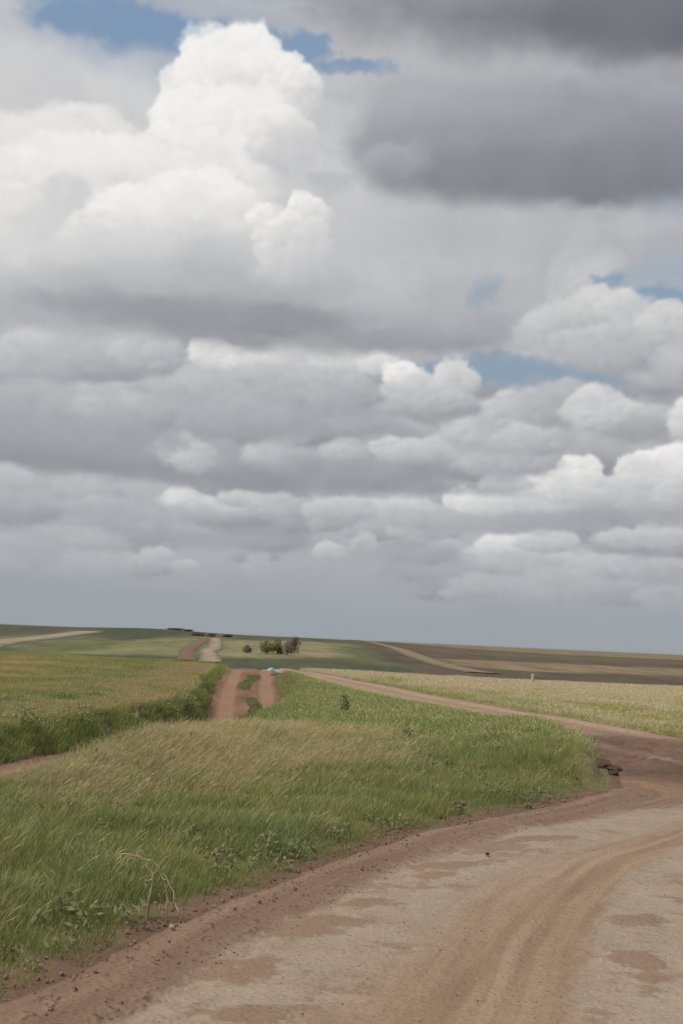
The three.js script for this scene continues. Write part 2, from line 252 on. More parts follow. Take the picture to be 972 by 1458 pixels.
function away(line, x, s) {                               // signed distance to a polyline, positive to the right of its way
  let best = 1e9, side = 1;
  for (let i = 1; i < line.length; i++) {
    const [ax, as] = line[i - 1], [bx, bs] = line[i], dx = bx - ax, ds = bs - as, t = clamp(((x - ax) * dx + (s - as) * ds) / (dx * dx + ds * ds));
    const ex = x - ax - t * dx, es = s - as - t * ds, d = ex * ex + es * es;
    if (d < best - 1e-9) { best = d; side = dx * (s - as) - ds * (x - ax) > 0 ? -1 : 1; }
  }
  return side * Math.sqrt(best);
}
// base colours, given as the photograph-like tone in plain light (K = light on level ground)
const K = 1.5, alb = (r, g, b) => [lin(r) / K, lin(g) / K, lin(b) / K];
const mix3 = (a, b, t) => [mix(a[0], b[0], t), mix(a[1], b[1], t), mix(a[2], b[2], t)];
function userData(o, label, category, group, kind) { Object.assign(o.userData, { label, category }); if (group) o.userData.group = group; if (kind) o.userData.kind = kind; return o; }
const used = {};
function named(n) { used[n] = (used[n] ?? -1) + 1; return used[n] ? n + '_' + String(used[n]).padStart(3, '0') : n; }
function put(name, geo, material, parent = scene) { const m = new THREE.Mesh(geo, material); m.name = parent === scene ? named(name) : name; m.castShadow = m.receiveShadow = true; parent.add(m); return m; }
function dataTexture(n, f, srgb) { const d = new Uint8Array(n * n * 4); for (let j = 0; j < n; j++) for (let i = 0; i < n; i++) { const c = f(i, j), k = (j * n + i) * 4; d[k] = c[0]; d[k + 1] = c[1]; d[k + 2] = c[2]; d[k + 3] = 255; } const t = new THREE.DataTexture(d, n, n); t.magFilter = THREE.LinearFilter; t.wrapS = t.wrapT = THREE.RepeatWrapping; if (srgb) t.colorSpace = THREE.SRGBColorSpace; t.needsUpdate = true; return t; }
// tileable grain: a few octaves wrapped over the tile
function tileNoise(u, v, f, o) { let s = 0, a = 1, t = 0; for (let i = 0; i < o; i++) { const a1 = u, b1 = v, w = (x, y) => noise(x * f, y * f); const wx = u, wy = v; s += a * (w(a1, b1) * (1 - wx) * (1 - wy) + w(a1 - 1, b1) * wx * (1 - wy) + w(a1, b1 - 1) * (1 - wx) * wy + w(a1 - 1, b1 - 1) * wx * wy) * 1.4; t += a; a *= 0.6; f *= 2.1; } return s / t; }
const GRAIN = dataTexture(512, (i, j) => { const n = tileNoise(i / 512, j / 512, 14, 5), g = clamp(0.82 + 0.55 * n, 0, 1) * 255; return [g, g, g]; }, false);
const BUMP = dataTexture(512, (i, j) => { const n = tileNoise(i / 512 + 0.0, j / 512, 20, 4), g = clamp(0.5 + 0.9 * n, 0, 1) * 255; return [g, g, g]; }, false);

// ------------------------------------------------------------------ dirt roads in plan
const B0 = [[-3.6, 1], [-2.1, 4], [-1.45, 5.23], [-1.24, 5.68], [-0.93, 6.61], [-0.56, 7.47], [-0.07, 8.48], [0.86, 10.23], [2.01, 11.79], [3.45, 13.9]];
const B1 = [[-2.2, 1], [-1.5, 3.4], [-0.88, 5.0], [-0.43, 6.39], [0.51, 8.48], [1.75, 10.65], [4.02, 12.74], [7, 14.2], [12, 15.4]];
const B2 = [[-1.2, 1], [-0.5, 3.4], [0.08, 5.12], [0.55, 6.27], [1.14, 7.7], [2.11, 9.53], [3.63, 11.48], [7, 13.2], [12, 14.4]];
const B3 = [[0.2, 1], [0.7, 3.4], [1.18, 5.27], [1.35, 5.89], [1.77, 7.25], [2.34, 8.62], [3.19, 10.11], [6, 12], [12, 13.2]];
const B4 = [[2.2, 1], [2.8, 3.4], [3.4, 5.2], [4.0, 6.6], [5, 8], [7, 9.6], [12, 11]];
const RUT1 = [[0.2, 3], [0.77, 5.21], [1.11, 6.5], [1.5, 7.57], [2.19, 9.11], [3.5, 10.9], [7, 12.8]];
const RUT2 = [[0.42, 3], [0.98, 5.24], [1.34, 6.54], [1.84, 7.84], [2.49, 9.18], [3.8, 10.7], [7, 12.4]];
const ROAD = [...B0, [5.2, 14.9], [8, 16.2], [12, 17], [16, 17.6], [16, 11.6], ...[...B4].reverse()];
const SIDE_L = [[3.0, 12.9], [3.55, 14.2], [3.86, 15.5], [4.2, 17.6], [4.44, 19.7], [4.48, 23.1], [3.61, 27.65], [2.7, 30.6], [1.83, 33.63], [0.62, 38.51], [-0.7, 45], [-2.0, 53], [-3.2, 60], [-4.6, 68]];
const SIDE_R = [[13, 13.6], [11.5, 15.6], [9.6, 17.4], [8.4, 19.4], [7.6, 21.4], [7.07, 24], [6.31, 26.5], [5.9, 28.2], [5.26, 30.15], [3.9, 36], [2.1, 43.5], [0.2, 51], [-2.0, 60], [-3.4, 68]];
const SIDE = [...SIDE_L, ...[...SIDE_R].reverse()];
const inSide = (x, s) => s > 12 && s < 70 && inPoly(SIDE, x, s);
const inRoad = (x, s) => s < 18 && inPoly(ROAD, x, s);
const inTrack = (x, s) => s < 70 && x > trackL(s) && x < trackR(s);
const median = (x, s) => { const c = mix(trackL(s), trackR(s), 0.5) + 0.15; return ss(0.62, 0.25, Math.abs(x - c - 0.3 * Math.sin(s * 0.55) - 0.2 * noise(s * 1.1, 4)) / (0.5 + 0.3 * noise(s * 0.8, 9))) * (ss(43, 44.5, s) * ss(52.5, 51, s) + 0.9 * ss(53.5, 54.5, s) * ss(59, 58, s)); };

// ------------------------------------------------------------------ ground: one sheet out past the horizon
const OLIVE = alb(118, 120, 78), SOIL = alb(132, 108, 88);
const FIELDS_AND_SHADE = [                                          // far crops and ploughland, cloud shade painted in as dark bands: colour, outline in metres
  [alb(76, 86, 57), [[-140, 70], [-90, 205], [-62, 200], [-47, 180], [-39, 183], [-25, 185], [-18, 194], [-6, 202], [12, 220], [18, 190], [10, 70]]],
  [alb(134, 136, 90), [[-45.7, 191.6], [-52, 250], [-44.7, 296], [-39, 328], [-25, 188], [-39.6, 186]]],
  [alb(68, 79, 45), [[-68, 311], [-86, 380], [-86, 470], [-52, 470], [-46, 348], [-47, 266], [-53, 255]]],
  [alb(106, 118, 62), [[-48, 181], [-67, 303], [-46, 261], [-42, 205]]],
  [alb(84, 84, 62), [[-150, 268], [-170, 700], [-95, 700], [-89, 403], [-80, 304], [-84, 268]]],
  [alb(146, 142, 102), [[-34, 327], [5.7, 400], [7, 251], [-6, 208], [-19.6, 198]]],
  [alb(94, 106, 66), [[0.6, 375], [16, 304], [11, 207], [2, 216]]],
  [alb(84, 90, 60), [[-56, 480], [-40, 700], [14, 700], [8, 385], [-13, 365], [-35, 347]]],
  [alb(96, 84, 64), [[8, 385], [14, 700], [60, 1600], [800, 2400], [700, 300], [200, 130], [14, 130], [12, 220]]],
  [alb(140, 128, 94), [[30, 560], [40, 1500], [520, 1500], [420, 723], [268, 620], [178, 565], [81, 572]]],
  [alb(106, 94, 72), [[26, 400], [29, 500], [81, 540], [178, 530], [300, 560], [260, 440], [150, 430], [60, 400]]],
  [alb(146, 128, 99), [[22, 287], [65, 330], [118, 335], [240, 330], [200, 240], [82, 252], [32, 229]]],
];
function groundColor(x, s) {
  const r = Math.hypot(x, s), n = fbm(x * 0.6, s * 0.6, 3), m = fbm(x * 0.05 + 9, s * 0.02, 3);
  if (s < 72 || s < 0) {
    let c = mix3(OLIVE, alb(128, 118, 84), clamp(0.45 + 1.1 * n));
    if (x > 0 && s > 24) c = mix3(c, alb(180, 168, 130), ss(0, 6, x) * 0.8);
    if (x < trackL(s) - 1.2 && s > 20) c = mix3(c, alb(140, 138, 84), 0.6);
    const e = Math.min(Math.abs(away(B0, x, s)) * (s < 16 ? 1 : 9), inSide(x, s) ? 0 : 9, s < 66 ? Math.max(0, x - trackR(s), trackL(s) - x) : 9);
    let dirt = ss(0.55 + 0.5 * n, 0.1, e);
    if (inRoad(x, s) || (s < 18 && s > -30 && away(B0, x, s) > 0 && away(B4, x, s) < 0)) dirt = 1;
    return mix3(c, mix3(SOIL, alb(112, 88, 72), clamp(0.5 + n)), dirt);
  }
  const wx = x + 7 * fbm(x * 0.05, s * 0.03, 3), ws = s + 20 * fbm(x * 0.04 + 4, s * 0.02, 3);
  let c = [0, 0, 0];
  for (const [jx, js] of [[-2.2, -5], [2.2, -3], [-1.2, 5], [1.6, 4], [0, 0]]) {              // soft, ragged margins of fields and painted shade
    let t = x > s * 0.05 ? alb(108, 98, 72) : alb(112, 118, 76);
    for (const [f, poly] of FIELDS_AND_SHADE) if (inPoly(poly, wx + jx * s / 220, ws + js * s / 220)) t = f;
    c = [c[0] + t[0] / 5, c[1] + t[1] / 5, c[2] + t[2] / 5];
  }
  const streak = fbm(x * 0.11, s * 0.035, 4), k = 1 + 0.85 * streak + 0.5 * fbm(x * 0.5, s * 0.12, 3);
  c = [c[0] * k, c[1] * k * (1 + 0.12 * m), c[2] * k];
  return c;
}
{
  const rows = [], cols = [];
  for (let r = 1.2; r < 9000; r *= 1.0125) rows.push(r);
  for (let a = -180; a < -40; a += 4) cols.push(a);
  for (let a = -40; a < 40; a += 0.16) cols.push(a);
  for (let a = 40; a <= 180.01; a += 4) cols.push(Math.min(a, 180));
  const nr = rows.length, nc = cols.length, pos = new Float32Array(nr * nc * 3), col = new Float32Array(nr * nc * 3), uv = new Float32Array(nr * nc * 2), idx = [];
  for (let i = 0; i < nr; i++) for (let j = 0; j < nc; j++) {
    const x = rows[i] * Math.sin(cols[j] * RAD), s = rows[i] * Math.cos(cols[j] * RAD), k = i * nc + j;
    let y = height(x, s);
    if (s < 72 && s > -40) {
      let d = Math.min(x - trackL(s), trackR(s) - x);
      if (inRoad(x, s)) d = Math.max(d, Math.min(away(B0, x, s) * (s > 13.9 ? 0 : 1) + (s > 13.9 ? 1 : 0), -away(B4, x, s)));
      if (inSide(x, s)) d = Math.max(d, Math.min(away(SIDE_L, x, s), -away(SIDE_R, x, s)));
      const low = ss(0.06, 0.4, d); y += mix(0.03 * fbm(x * 3, s * 3, 2), -0.14, low);
    }
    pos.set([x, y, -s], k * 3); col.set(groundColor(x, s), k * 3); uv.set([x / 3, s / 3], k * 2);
    if (i && j) idx.push(k - nc - 1, k - nc, k - 1, k - nc, k, k - 1);
  }
  const c0 = nr * nc, g = new THREE.BufferGeometry();
  const p2 = new Float32Array(pos.length + 3), q2 = new Float32Array(col.length + 3), u2 = new Float32Array(uv.length + 2);
  p2.set(pos); p2.set([0, -0.05, 0], pos.length); q2.set(col); q2.set(SOIL, col.length); u2.set(uv);
  for (let j = 1; j < nc; j++) idx.push(c0, j, j - 1);
  g.setAttribute('position', new THREE.BufferAttribute(p2, 3)); g.setAttribute('color', new THREE.BufferAttribute(q2, 3)); g.setAttribute('uv', new THREE.BufferAttribute(u2, 2));
  g.setIndex(idx); g.computeVertexNormals();
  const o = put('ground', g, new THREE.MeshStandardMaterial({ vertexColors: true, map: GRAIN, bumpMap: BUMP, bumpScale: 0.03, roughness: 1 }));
  userData(o, 'rolling steppe ground under grass, falling to a valley and far fields', 'ground', null, 'structure');
}

// ------------------------------------------------------------------ main gravel road, its ruts and patches
const TX = -4, TS = 1, TW = 16;
const patches = [[1.35, 9.55, 0.62, 0.26], [1.05, 8.75, 0.45, 0.12], [-0.05, 6.75, 0.42, 0.16], [0.25, 7.35, 0.3, 0.1], [-0.42, 5.75, 0.34, 0.15], [1.75, 6.3, 0.17, 0.13], [2.0, 7.2, 0.25, 0.12], [1.9, 5.6, 0.12, 0.1], [-0.2, 5.2, 0.3, 0.1], [2.6, 7.8, 0.22, 0.1], [0.8, 8.3, 0.25, 0.08], [1.9, 10.1, 0.4, 0.12]];
function roadSurface(x, s) {                              // [colour, height in metres]
  const d0 = away(B0, x, s), d1 = away(B1, x, s), d2 = away(B2, x, s), d3 = away(B3, x, s), d4 = away(B4, x, s), al = s * 0.75 + x * 0.55;
  const n = fbm(x * 1.7, s * 1.7, 3), f = fbm(x * 9, s * 9, 3), st = fbm(d2 * 7, al * 0.55, 3), grit = noise(x * 43, s * 43) + 0.7 * noise(x * 90, s * 90);
  const rag = 0.2 * n + 0.12 * f + 0.1 * fbm(d1 * 8, al * 0.8, 2);
  const sb = fbm(d0 * 9, al * 0.4, 3), brown = mix3(alb(150, 125, 106), alb(124, 101, 86), clamp(0.5 + 1.5 * sb + 0.7 * f)), pale = mix3(alb(175, 162, 149), alb(160, 145, 131), clamp(0.45 + 1.1 * n + 0.5 * f)), mid = mix3(alb(163, 141, 119), alb(146, 122, 101), clamp(0.5 + 1.3 * st + 0.4 * f)), sand = alb(172, 152, 130);
  let c = brown, h = 0.012;
  const a1 = ss(-0.12, 0.14, d1 + rag);
  c = mix3(c, pale, a1 * (0.86 + 0.3 * f)); h -= 0.012 * a1;
  c = mix3(c, sand, 0.4 * ss(0.2, 0.04, Math.abs(d1 + rag - 0.08)) * clamp(0.4 + 1.8 * f));
  const a2 = ss(-0.35, 0.3, d2 + rag * 1.6 + 0.35 * st) * ss(0.1, -0.1, d3 + rag * 0.6);
  c = mix3(c, mid, a2);
  const a3 = ss(-0.08, 0.1, d3 + rag * 0.6);
  c = mix3(c, mix3(alb(174, 160, 148), alb(160, 145, 131), clamp(0.5 + n + 0.6 * f)), a3);
  let blot = 0;
  for (const [px, ps, rx, rs] of patches) { const u = ((x - px) * 0.85 + (s - ps) * 0.5) / rx, v = ((s - ps) * 0.85 - (x - px) * 0.5) / (rs * 1.5); blot = Math.max(blot, 1.15 - Math.sqrt(u * u + v * v)); }
  const torn = fbm(x * 2.1 + 4, s * 2.6, 4), fine = fbm(x * 7, s * 11, 3), dirtOn = ss(0.15, 0.5, blot * 0.95 + 1.4 * torn + 0.9 * fine + 0.5 * fbm(d1 * 11, al * 1.1, 3)) * ss(-0.3, 0.5, blot + 1.2 * torn) * Math.max(a1 * (1 - a2), a3);
  c = mix3(c, mix3(alb(146, 119, 97), alb(128, 101, 82), clamp(0.5 + f)), 0.7 * dirtOn); h += 0.008 * dirtOn;
  const speck = ss(0.25, 0.45, noise(x * 21, s * 21) + 0.5 * n); c = mix3(c, alb(138, 112, 92), speck * 0.35 * a1);
  // ruts: pressed bands with small thrown-up edges
  const r1 = away(RUT1, x, s) + 0.03 * noise(al * 0.9, 2) + 0.012 * f, lane = Math.round((r1 + 0.6) / 0.085), tread = noise(lane * 7.3, al * 0.5 + lane), inLane = Math.abs((r1 + 0.6) / 0.085 - lane);
  const run = a2 * ss(-0.7, -0.4, r1) * ss(0.75, 0.45, r1) * clamp(0.55 + 0.9 * fbm(al * 0.6, 5.5, 2));
  c = mix3(c, tread > 0 ? alb(176, 156, 137) : alb(128, 104, 86), clamp(Math.abs(tread) * 1.5, 0, 0.6) * run);
  c = mix3(c, alb(182, 160, 140), 0.45 * run * ss(0.05, 0.015, Math.abs(r1 + 0.02)) + 0.3 * run * ss(0.04, 0.01, Math.abs(r1 - 0.24)));
  h += run * (0.004 * ss(0.5, 0.3, inLane) * Math.sign(tread) - 0.006 * ss(0.13, 0.07, Math.abs(r1 - 0.11))) + run * 0.003 * Math.sin(al * 70) * ss(0.1, 0.05, Math.abs(r1 - 0.11));
  const edgeRun = ss(0.22, 0.1, Math.abs(d0 - 0.5 + 0.05 * n)); c = mix3(c, alb(126, 101, 86), 0.5 * edgeRun * (1 - a1)); h -= 0.008 * edgeRun;
  const crumb = ss(0.2, 0.55, noise(x * 13, s * 13) + 0.5 * noise(x * 29, s * 29)) * (1 - a1); h += 0.016 * crumb + 0.02 * n * (0.3 + 0.7 * (1 - a1)) + 0.009 * f + 0.006 * grit;
  c = mix3(c, alb(152, 126, 108), 0.4 * crumb);
  h -= 0.012 * ss(0.3, 0.1, Math.abs(d0 - 0.75));
  const k = 1 + 0.26 * grit + 0.2 * f;
  return [[c[0] * k, c[1] * k, c[2] * k], h];
}
const toS = (l) => { l = clamp(l); return 255 * (l <= 0.0031308 ? 12.92 * l : 1.055 * Math.pow(l, 1 / 2.4) - 0.055); };
{
  const N = 1536, cd = new Uint8Array(N * N * 4), bd = new Uint8Array(N * N * 4);
  for (let j = 0; j < N; j++) for (let i = 0; i < N; i++) {
    const x = TX + (i + 0.5) / N * TW, s = TS + (j + 0.5) / N * TW, k = (j * N + i) * 4;
    cd[k + 3] = bd[k + 3] = 255;
    if (away(B0, x, s) < -0.3 || (s < 16 && away(B4, x, s) > 0.3)) { cd[k] = 132; cd[k + 1] = 106; cd[k + 2] = 88; bd[k] = bd[k + 1] = bd[k + 2] = 128; continue; }
    const [c, h] = roadSurface(x, s);
    for (let q = 0; q < 3; q++) { cd[k + q] = toS(c[q]); bd[k + q] = clamp(0.5 + h / 0.12) * 255; }
  }
  const tex = (d, srgb) => { const t = new THREE.DataTexture(d, N, N); t.magFilter = THREE.LinearFilter; if (srgb) t.colorSpace = THREE.SRGBColorSpace; t.needsUpdate = true; return t; };
  // sheet cut to the road's outline, on a fine grid
  const st = 0.06, pos = [], uv = [], idx = [], at = new Map();
  const vert = (i, j) => {
    const key = i * 4096 + j; if (at.has(key)) return at.get(key);
    const x = TX + i * st, s = TS + j * st, e = Math.min(away(B0, x, s), 1), h = roadSurface(x, s)[1];
    pos.push(x, height(x, s) + 0.012 + h * 0.9 - 0.07 * ss(0.12, -0.05, e), -s); uv.push((x - TX) / TW, (s - TS) / TW);
    at.set(key, pos.length / 3 - 1); return pos.length / 3 - 1;
  };
  for (let i = 0; i < TW / st - 1; i++) for (let j = 0; j < TW / st - 1; j++) {
    const x = TX + (i + 0.5) * st, s = TS + (j + 0.5) * st;
    if (!inRoad(x, s)) continue;
    const a = vert(i, j), b = vert(i + 1, j), c = vert(i + 1, j + 1), d = vert(i, j + 1);
    idx.push(a, b, c, a, c, d);
  }
  const g = new THREE.BufferGeometry(); g.setAttribute('position', new THREE.Float32BufferAttribute(pos, 3)); g.setAttribute('uv', new THREE.Float32BufferAttribute(uv, 2)); g.setIndex(idx); g.computeVertexNormals();
  const o = put('gravel_road', g, new THREE.MeshStandardMaterial({ map: tex(cd, true), bumpMap: tex(bd, false), bumpScale: 0.12, roughness: 0.95 }));
  userData(o, 'wide curving dirt and gravel road with pale crown and brown wheel ruts', 'road', null, 'structure');
}

// ------------------------------------------------------------------ ribbons of dirt laid on the land
function ribbon(name, left, right, across, along, look, label, category) {
  const cl = new THREE.CatmullRomCurve3(left.map(([x, s]) => new THREE.Vector3(x, 0, s)), false, 'centripetal'), cr = new THREE.CatmullRomCurve3(right.map(([x, s]) => new THREE.Vector3(x, 0, s)), false, 'centripetal');
  const pos = [], col = [], uv = [], idx = [], n = across + 1;
  for (let j = 0; j <= along; j++) {
    const tt = Math.pow(j / along, 1.35), a = cl.getPoint(tt), b = cr.getPoint(tt);
    for (let i = 0; i <= across; i++) {
      const u = i / across, x = mix(a.x, b.x, u), s = mix(a.z, b.z, u), w = a.distanceTo(b), [c, h] = look(x, s, u, w);
      pos.push(x, height(x, s) + 0.004 + h - 0.11 * ss(0.22, 0, Math.min(u, 1 - u) * w), -s); col.push(...c); uv.push(x / 2, s / 2);
      if (i && j) { const k = j * n + i; idx.push(k - n - 1, k - n, k - 1, k - n, k, k - 1); }
    }
  }
  const g = new THREE.BufferGeometry(); g.setAttribute('position', new THREE.Float32BufferAttribute(pos, 3)); g.setAttribute('color', new THREE.Float32BufferAttribute(col, 3)); g.setAttribute('uv', new THREE.Float32BufferAttribute(uv, 2)); g.setIndex(idx); g.computeVertexNormals();
  const o = put(name, g, new THREE.MeshStandardMaterial({ vertexColors: true, map: GRAIN, bumpMap: BUMP, bumpScale: 0.03, roughness: 0.92 }));
  return userData(o, label, category, null, 'structure');
}
const GROOVE = [[4.3, 20.2], [4.75, 18.9], [5.1, 17.7], [5.6, 16.9], [6.6, 16.1], [8.5, 15.4]], GROOVE2 = [[4.9, 22.2], [5.5, 20.6], [6.1, 19.6], [7, 18.6]];
ribbon('side_road', SIDE_L, SIDE_R, 80, 520, (x, s, u, w) => {
  const n = fbm(x * 0.9, s * 0.9, 3), f = fbm(x * 5, s * 5, 3), wet = ss(25.5, 21.5, s + 2.2 * n + (x - 5) * 0.5);
  const pale = mix3(alb(190, 166, 143), alb(170, 143, 120), clamp(0.5 + n + Math.cos(u * 12) * 0.3)), mud = mix3(alb(138, 110, 93), alb(102, 80, 68), clamp(0.5 + 1.4 * n + 0.5 * f));
  const clods = billow(x * 3.1, s * 3.1, 3);
  let c = mix3(pale, mud, wet), h = (0.05 * f + 0.05 * (clods - 0.4)) * wet * ss(14.6, 16.4, s + (x - 4) * 0.4) + 0.02 * n;
  c = mix3(c, alb(98, 76, 66), wet * 0.75 * ss(0.35, 0.1, clods));
  const g1 = away(GROOVE, x, s) + 0.08 * f, g2 = away(GROOVE2, x, s) + 0.08 * f;
  h -= 0.2 * ss(0.34, 0.12, Math.abs(g1)) - 0.08 * ss(0.3, 0, Math.abs(g1 - 0.5)); h -= 0.06 * ss(0.26, 0.08, Math.abs(g2));
  c = mix3(c, alb(94, 76, 66), 0.85 * ss(0.36, 0.2, Math.abs(g1)) + 0.4 * ss(0.3, 0.1, Math.abs(g2)));
  c = mix3(c, alb(172, 156, 146), 0.6 * ss(0.36, 0.1, Math.abs(g1 + 0.55 + 0.3 * f)) * wet * clamp(0.4 + 2 * n));
  c = mix3(c, alb(170, 138, 108), ss(15.6, 14.4, s + n) * 0.7);
  h -= 0.05 * ss(15.4, 14.2, s - (x - 4) * 0.5) + 0.03 * (ss(0.1, 0.05, Math.abs(u - 0.32)) + ss(0.1, 0.05, Math.abs(u - 0.7))) * (1 - wet);
  return [c, h];
}, 'pale dirt road leaving a dark muddy junction and running off beside the straw meadow', 'road');
{
  const L = [], R = []; for (let s = 6; s <= 70; s += 2) { L.push([trackL(s) - 0.15, s]); R.push([trackR(s) + 0.15, s]); }
  ribbon('rutted_track', L, R, 44, 420, (x, s, u) => {
    const n = fbm(x * 0.8, s * 0.5, 3), f = fbm(x * 4, s * 4, 2), m = median(x, s);
    let c = mix3(alb(160, 124, 100), alb(132, 99, 79), clamp(0.5 + 1.5 * n + 0.4 * f));
    const ruts = ss(0.14, 0.06, Math.abs(u - 0.24)) + ss(0.14, 0.06, Math.abs(u - 0.76));
    c = mix3(c, alb(186, 152, 126), 0.5 * ruts); c = mix3(c, alb(96, 104, 62), m);
    return [c, 0.03 * n - 0.08 * ruts + 0.07 * m + 0.02 * f];
  }, 'reddish brown rutted track with a grassy middle climbing out of the hollow', 'track');
}
const strip = (pts, w) => { const L = [], R = []; pts.forEach(([x, s], i) => { const a = pts[Math.max(0, i - 1)], b = pts[Math.min(pts.length - 1, i + 1)], d = Math.hypot(b[0] - a[0], b[1] - a[1]), nx = (b[1] - a[1]) / d, ns = -(b[0] - a[0]) / d; L.push([x - nx * w / 2, s - ns * w / 2]); R.push([x + nx * w / 2, s + ns * w / 2]); }); return [L, R]; };
const farLook = (a, b) => (x, s, u) => { const n = fbm(x * 0.3, s * 0.06, 3); const e = Math.min(u, 1 - u), g = fbm(x * 0.5, s * 0.09, 3); return [mix3(mix3(a, b, clamp(0.5 + 1.3 * n)), alb(112, 112, 72), ss(0.3, 0.02, e + 0.35 * g)), 0.16]; };
ribbon('hillside_road', ...strip([[-58, 160], [-64.8, 202], [-68.4, 226], [-71.6, 270], [-78.7, 356]], 9.5), 8, 80, farLook(alb(184, 170, 156), alb(164, 150, 134)), 'pale gravel road crossing the far green hillside', 'road');
ribbon('distant_track', ...strip([[-23, 172], [-24.5, 184], [-29.4, 220], [-31.8, 249], [-38.6, 331]], 3), 6, 60, farLook(alb(150, 116, 94), alb(128, 98, 78)), 'brown rutted track climbing the far slope beside a paler one', 'track');
ribbon('distant_track', ...strip([[-19.5, 172], [-20.8, 186], [-25.2, 220], [-27.2, 248], [-36.6, 338]], 3.8), 6, 60, farLook(alb(190, 172, 156), alb(168, 148, 130)), 'pale track climbing the far slope beside a browner one', 'track');
ribbon('field_road', ...strip([[9.5, 620], [11, 536], [21, 402], [22.4, 287], [23.9, 230], [27, 200]], 7), 6, 60, farLook(alb(162, 144, 118), alb(146, 128, 102)), 'faint tan road slanting across the ploughed far field', 'road');
// ------------------------------------------------------------------ grass
function blades(n, spread, h0, h1, w, lean, seed, heads, tones) {
  const r = rng(seed), pos = [], col = [];
  const tri = (a, b, c, cc) => { for (const p of [a, b, c]) { pos.push(...p); col.push(...cc); } };
  for (let i = 0; i < n; i++) {
    const a = r() * 6.283, d = spread * Math.sqrt(r()), bx = d * Math.cos(a), bz = d * Math.sin(a), h = mix(h0, h1, r()), f = r() * 6.283, ww = w * (0.7 + 0.6 * r()) / 2;
    const tilt = (0.15 + 0.5 * r()) * h, ta = a + (r() - 0.5) * 2, lx = Math.cos(ta) * tilt + lean * h, lz = Math.sin(ta) * tilt, sx = Math.cos(f) * ww, sz = Math.sin(f) * ww;
    const at = (t, k) => [bx + lx * t * t + sx * k, h * (t - 0.12 * t * t * t), bz + lz * t * t + sz * k];
    const tone = tones[Math.floor(r() * tones.length)], v = 0.8 + 0.4 * r(), c = tone.map((q) => q * v);
    const t1 = 0.45, t2 = 0.8;
    tri(at(0, -1), at(0, 1), at(t1, 0.9), c); tri(at(0, -1), at(t1, 0.9), at(t1, -0.9), c);
    tri(at(t1, -0.9), at(t1, 0.9), at(t2, 0.55), c); tri(at(t1, -0.9), at(t2, 0.55), at(t2, -0.55), c);
    tri(at(t2, -0.55), at(t2, 0.55), at(1, 0), c);
    if (heads && r() < heads) { const k = 2.6; tri(at(0.78, -k * 0.3), at(0.9, k), at(1.06, 0), c); tri(at(0.78, k * 0.3), at(1.06, 0), at(0.9, -k), c); }
  }
  const g = new THREE.BufferGeometry(); g.setAttribute('position', new THREE.Float32BufferAttribute(pos, 3)); g.setAttribute('color', new THREE.Float32BufferAttribute(col, 3)); g.computeVertexNormals();
  return g;
}
const leafMat = new THREE.MeshPhysicalMaterial({ vertexColors: true, roughness: 0.85, side: THREE.DoubleSide, transmission: 0.5, thickness: 0, specularIntensity: 0.4 });
const GREENS = [[0.211, 0.285, 0.091], [0.239, 0.308, 0.105], [0.188, 0.257, 0.085], [0.296, 0.331, 0.137], [0.422, 0.388, 0.217]];
const STRAWS = [[0.596, 0.505, 0.324], [0.544, 0.467, 0.285], [0.648, 0.57, 0.389], [0.441, 0.402, 0.22]];
const MIXED = [[0.27, 0.333, 0.121], [0.425, 0.423, 0.206], [0.539, 0.5, 0.284], [0.242, 0.302, 0.106]];
const LUSH = [[0.168, 0.245, 0.077], [0.196, 0.266, 0.084], [0.154, 0.217, 0.07], [0.224, 0.28, 0.105]];
function sow(name, geos, spots, label, category, wild = 6.28) {        // spots: [x, s, size, tint r, g, b]
  geos.forEach((g, k) => {
    const mine = spots.filter((_, i) => i % geos.length === k), m = new THREE.InstancedMesh(g, leafMat, mine.length), M = new THREE.Matrix4(), q = new THREE.Quaternion(), up = new THREE.Vector3(0, 1, 0), c = new THREE.Color(), r = rng(k * 7 + name.length);
    mine.forEach(([x, s, size, a, b, d], i) => { q.setFromAxisAngle(up, (r() - 0.5) * wild); M.compose(V(x, s, -0.015), q, new THREE.Vector3(size, size * (0.85 + 0.3 * r()), size)); m.setMatrixAt(i, M); m.setColorAt(i, c.setRGB(a, b, d)); });
    m.name = named(name); m.castShadow = m.receiveShadow = true; scene.add(m);
    userData(m, label[k] ?? label[0], category, null, 'stuff');
  });
}
function scatter(n, x0, x1, s0, s1, seed, f) { const r = rng(seed), out = []; for (let i = 0; i < n; i++) { const s = mix(s0, s1, r()), x = mix(typeof x0 === 'function' ? x0(s) : x0, typeof x1 === 'function' ? x1(s) : x1, r()), p = f(x, s, r); if (p) out.push([x, s, ...p]); } return out; }
const edgeRight = (s) => { if (s < 13.9) { for (let i = 1; i < B0.length; i++) if (s <= B0[i][1]) return mix(B0[i - 1][0], B0[i][0], (s - B0[i - 1][1]) / (B0[i][1] - B0[i - 1][1])); } for (let i = 1; i < SIDE_L.length; i++) if (s <= SIDE_L[i][1]) return mix(SIDE_L[i - 1][0], SIDE_L[i][0], (s - SIDE_L[i - 1][1]) / (SIDE_L[i][1] - SIDE_L[i - 1][1])); return -5; };
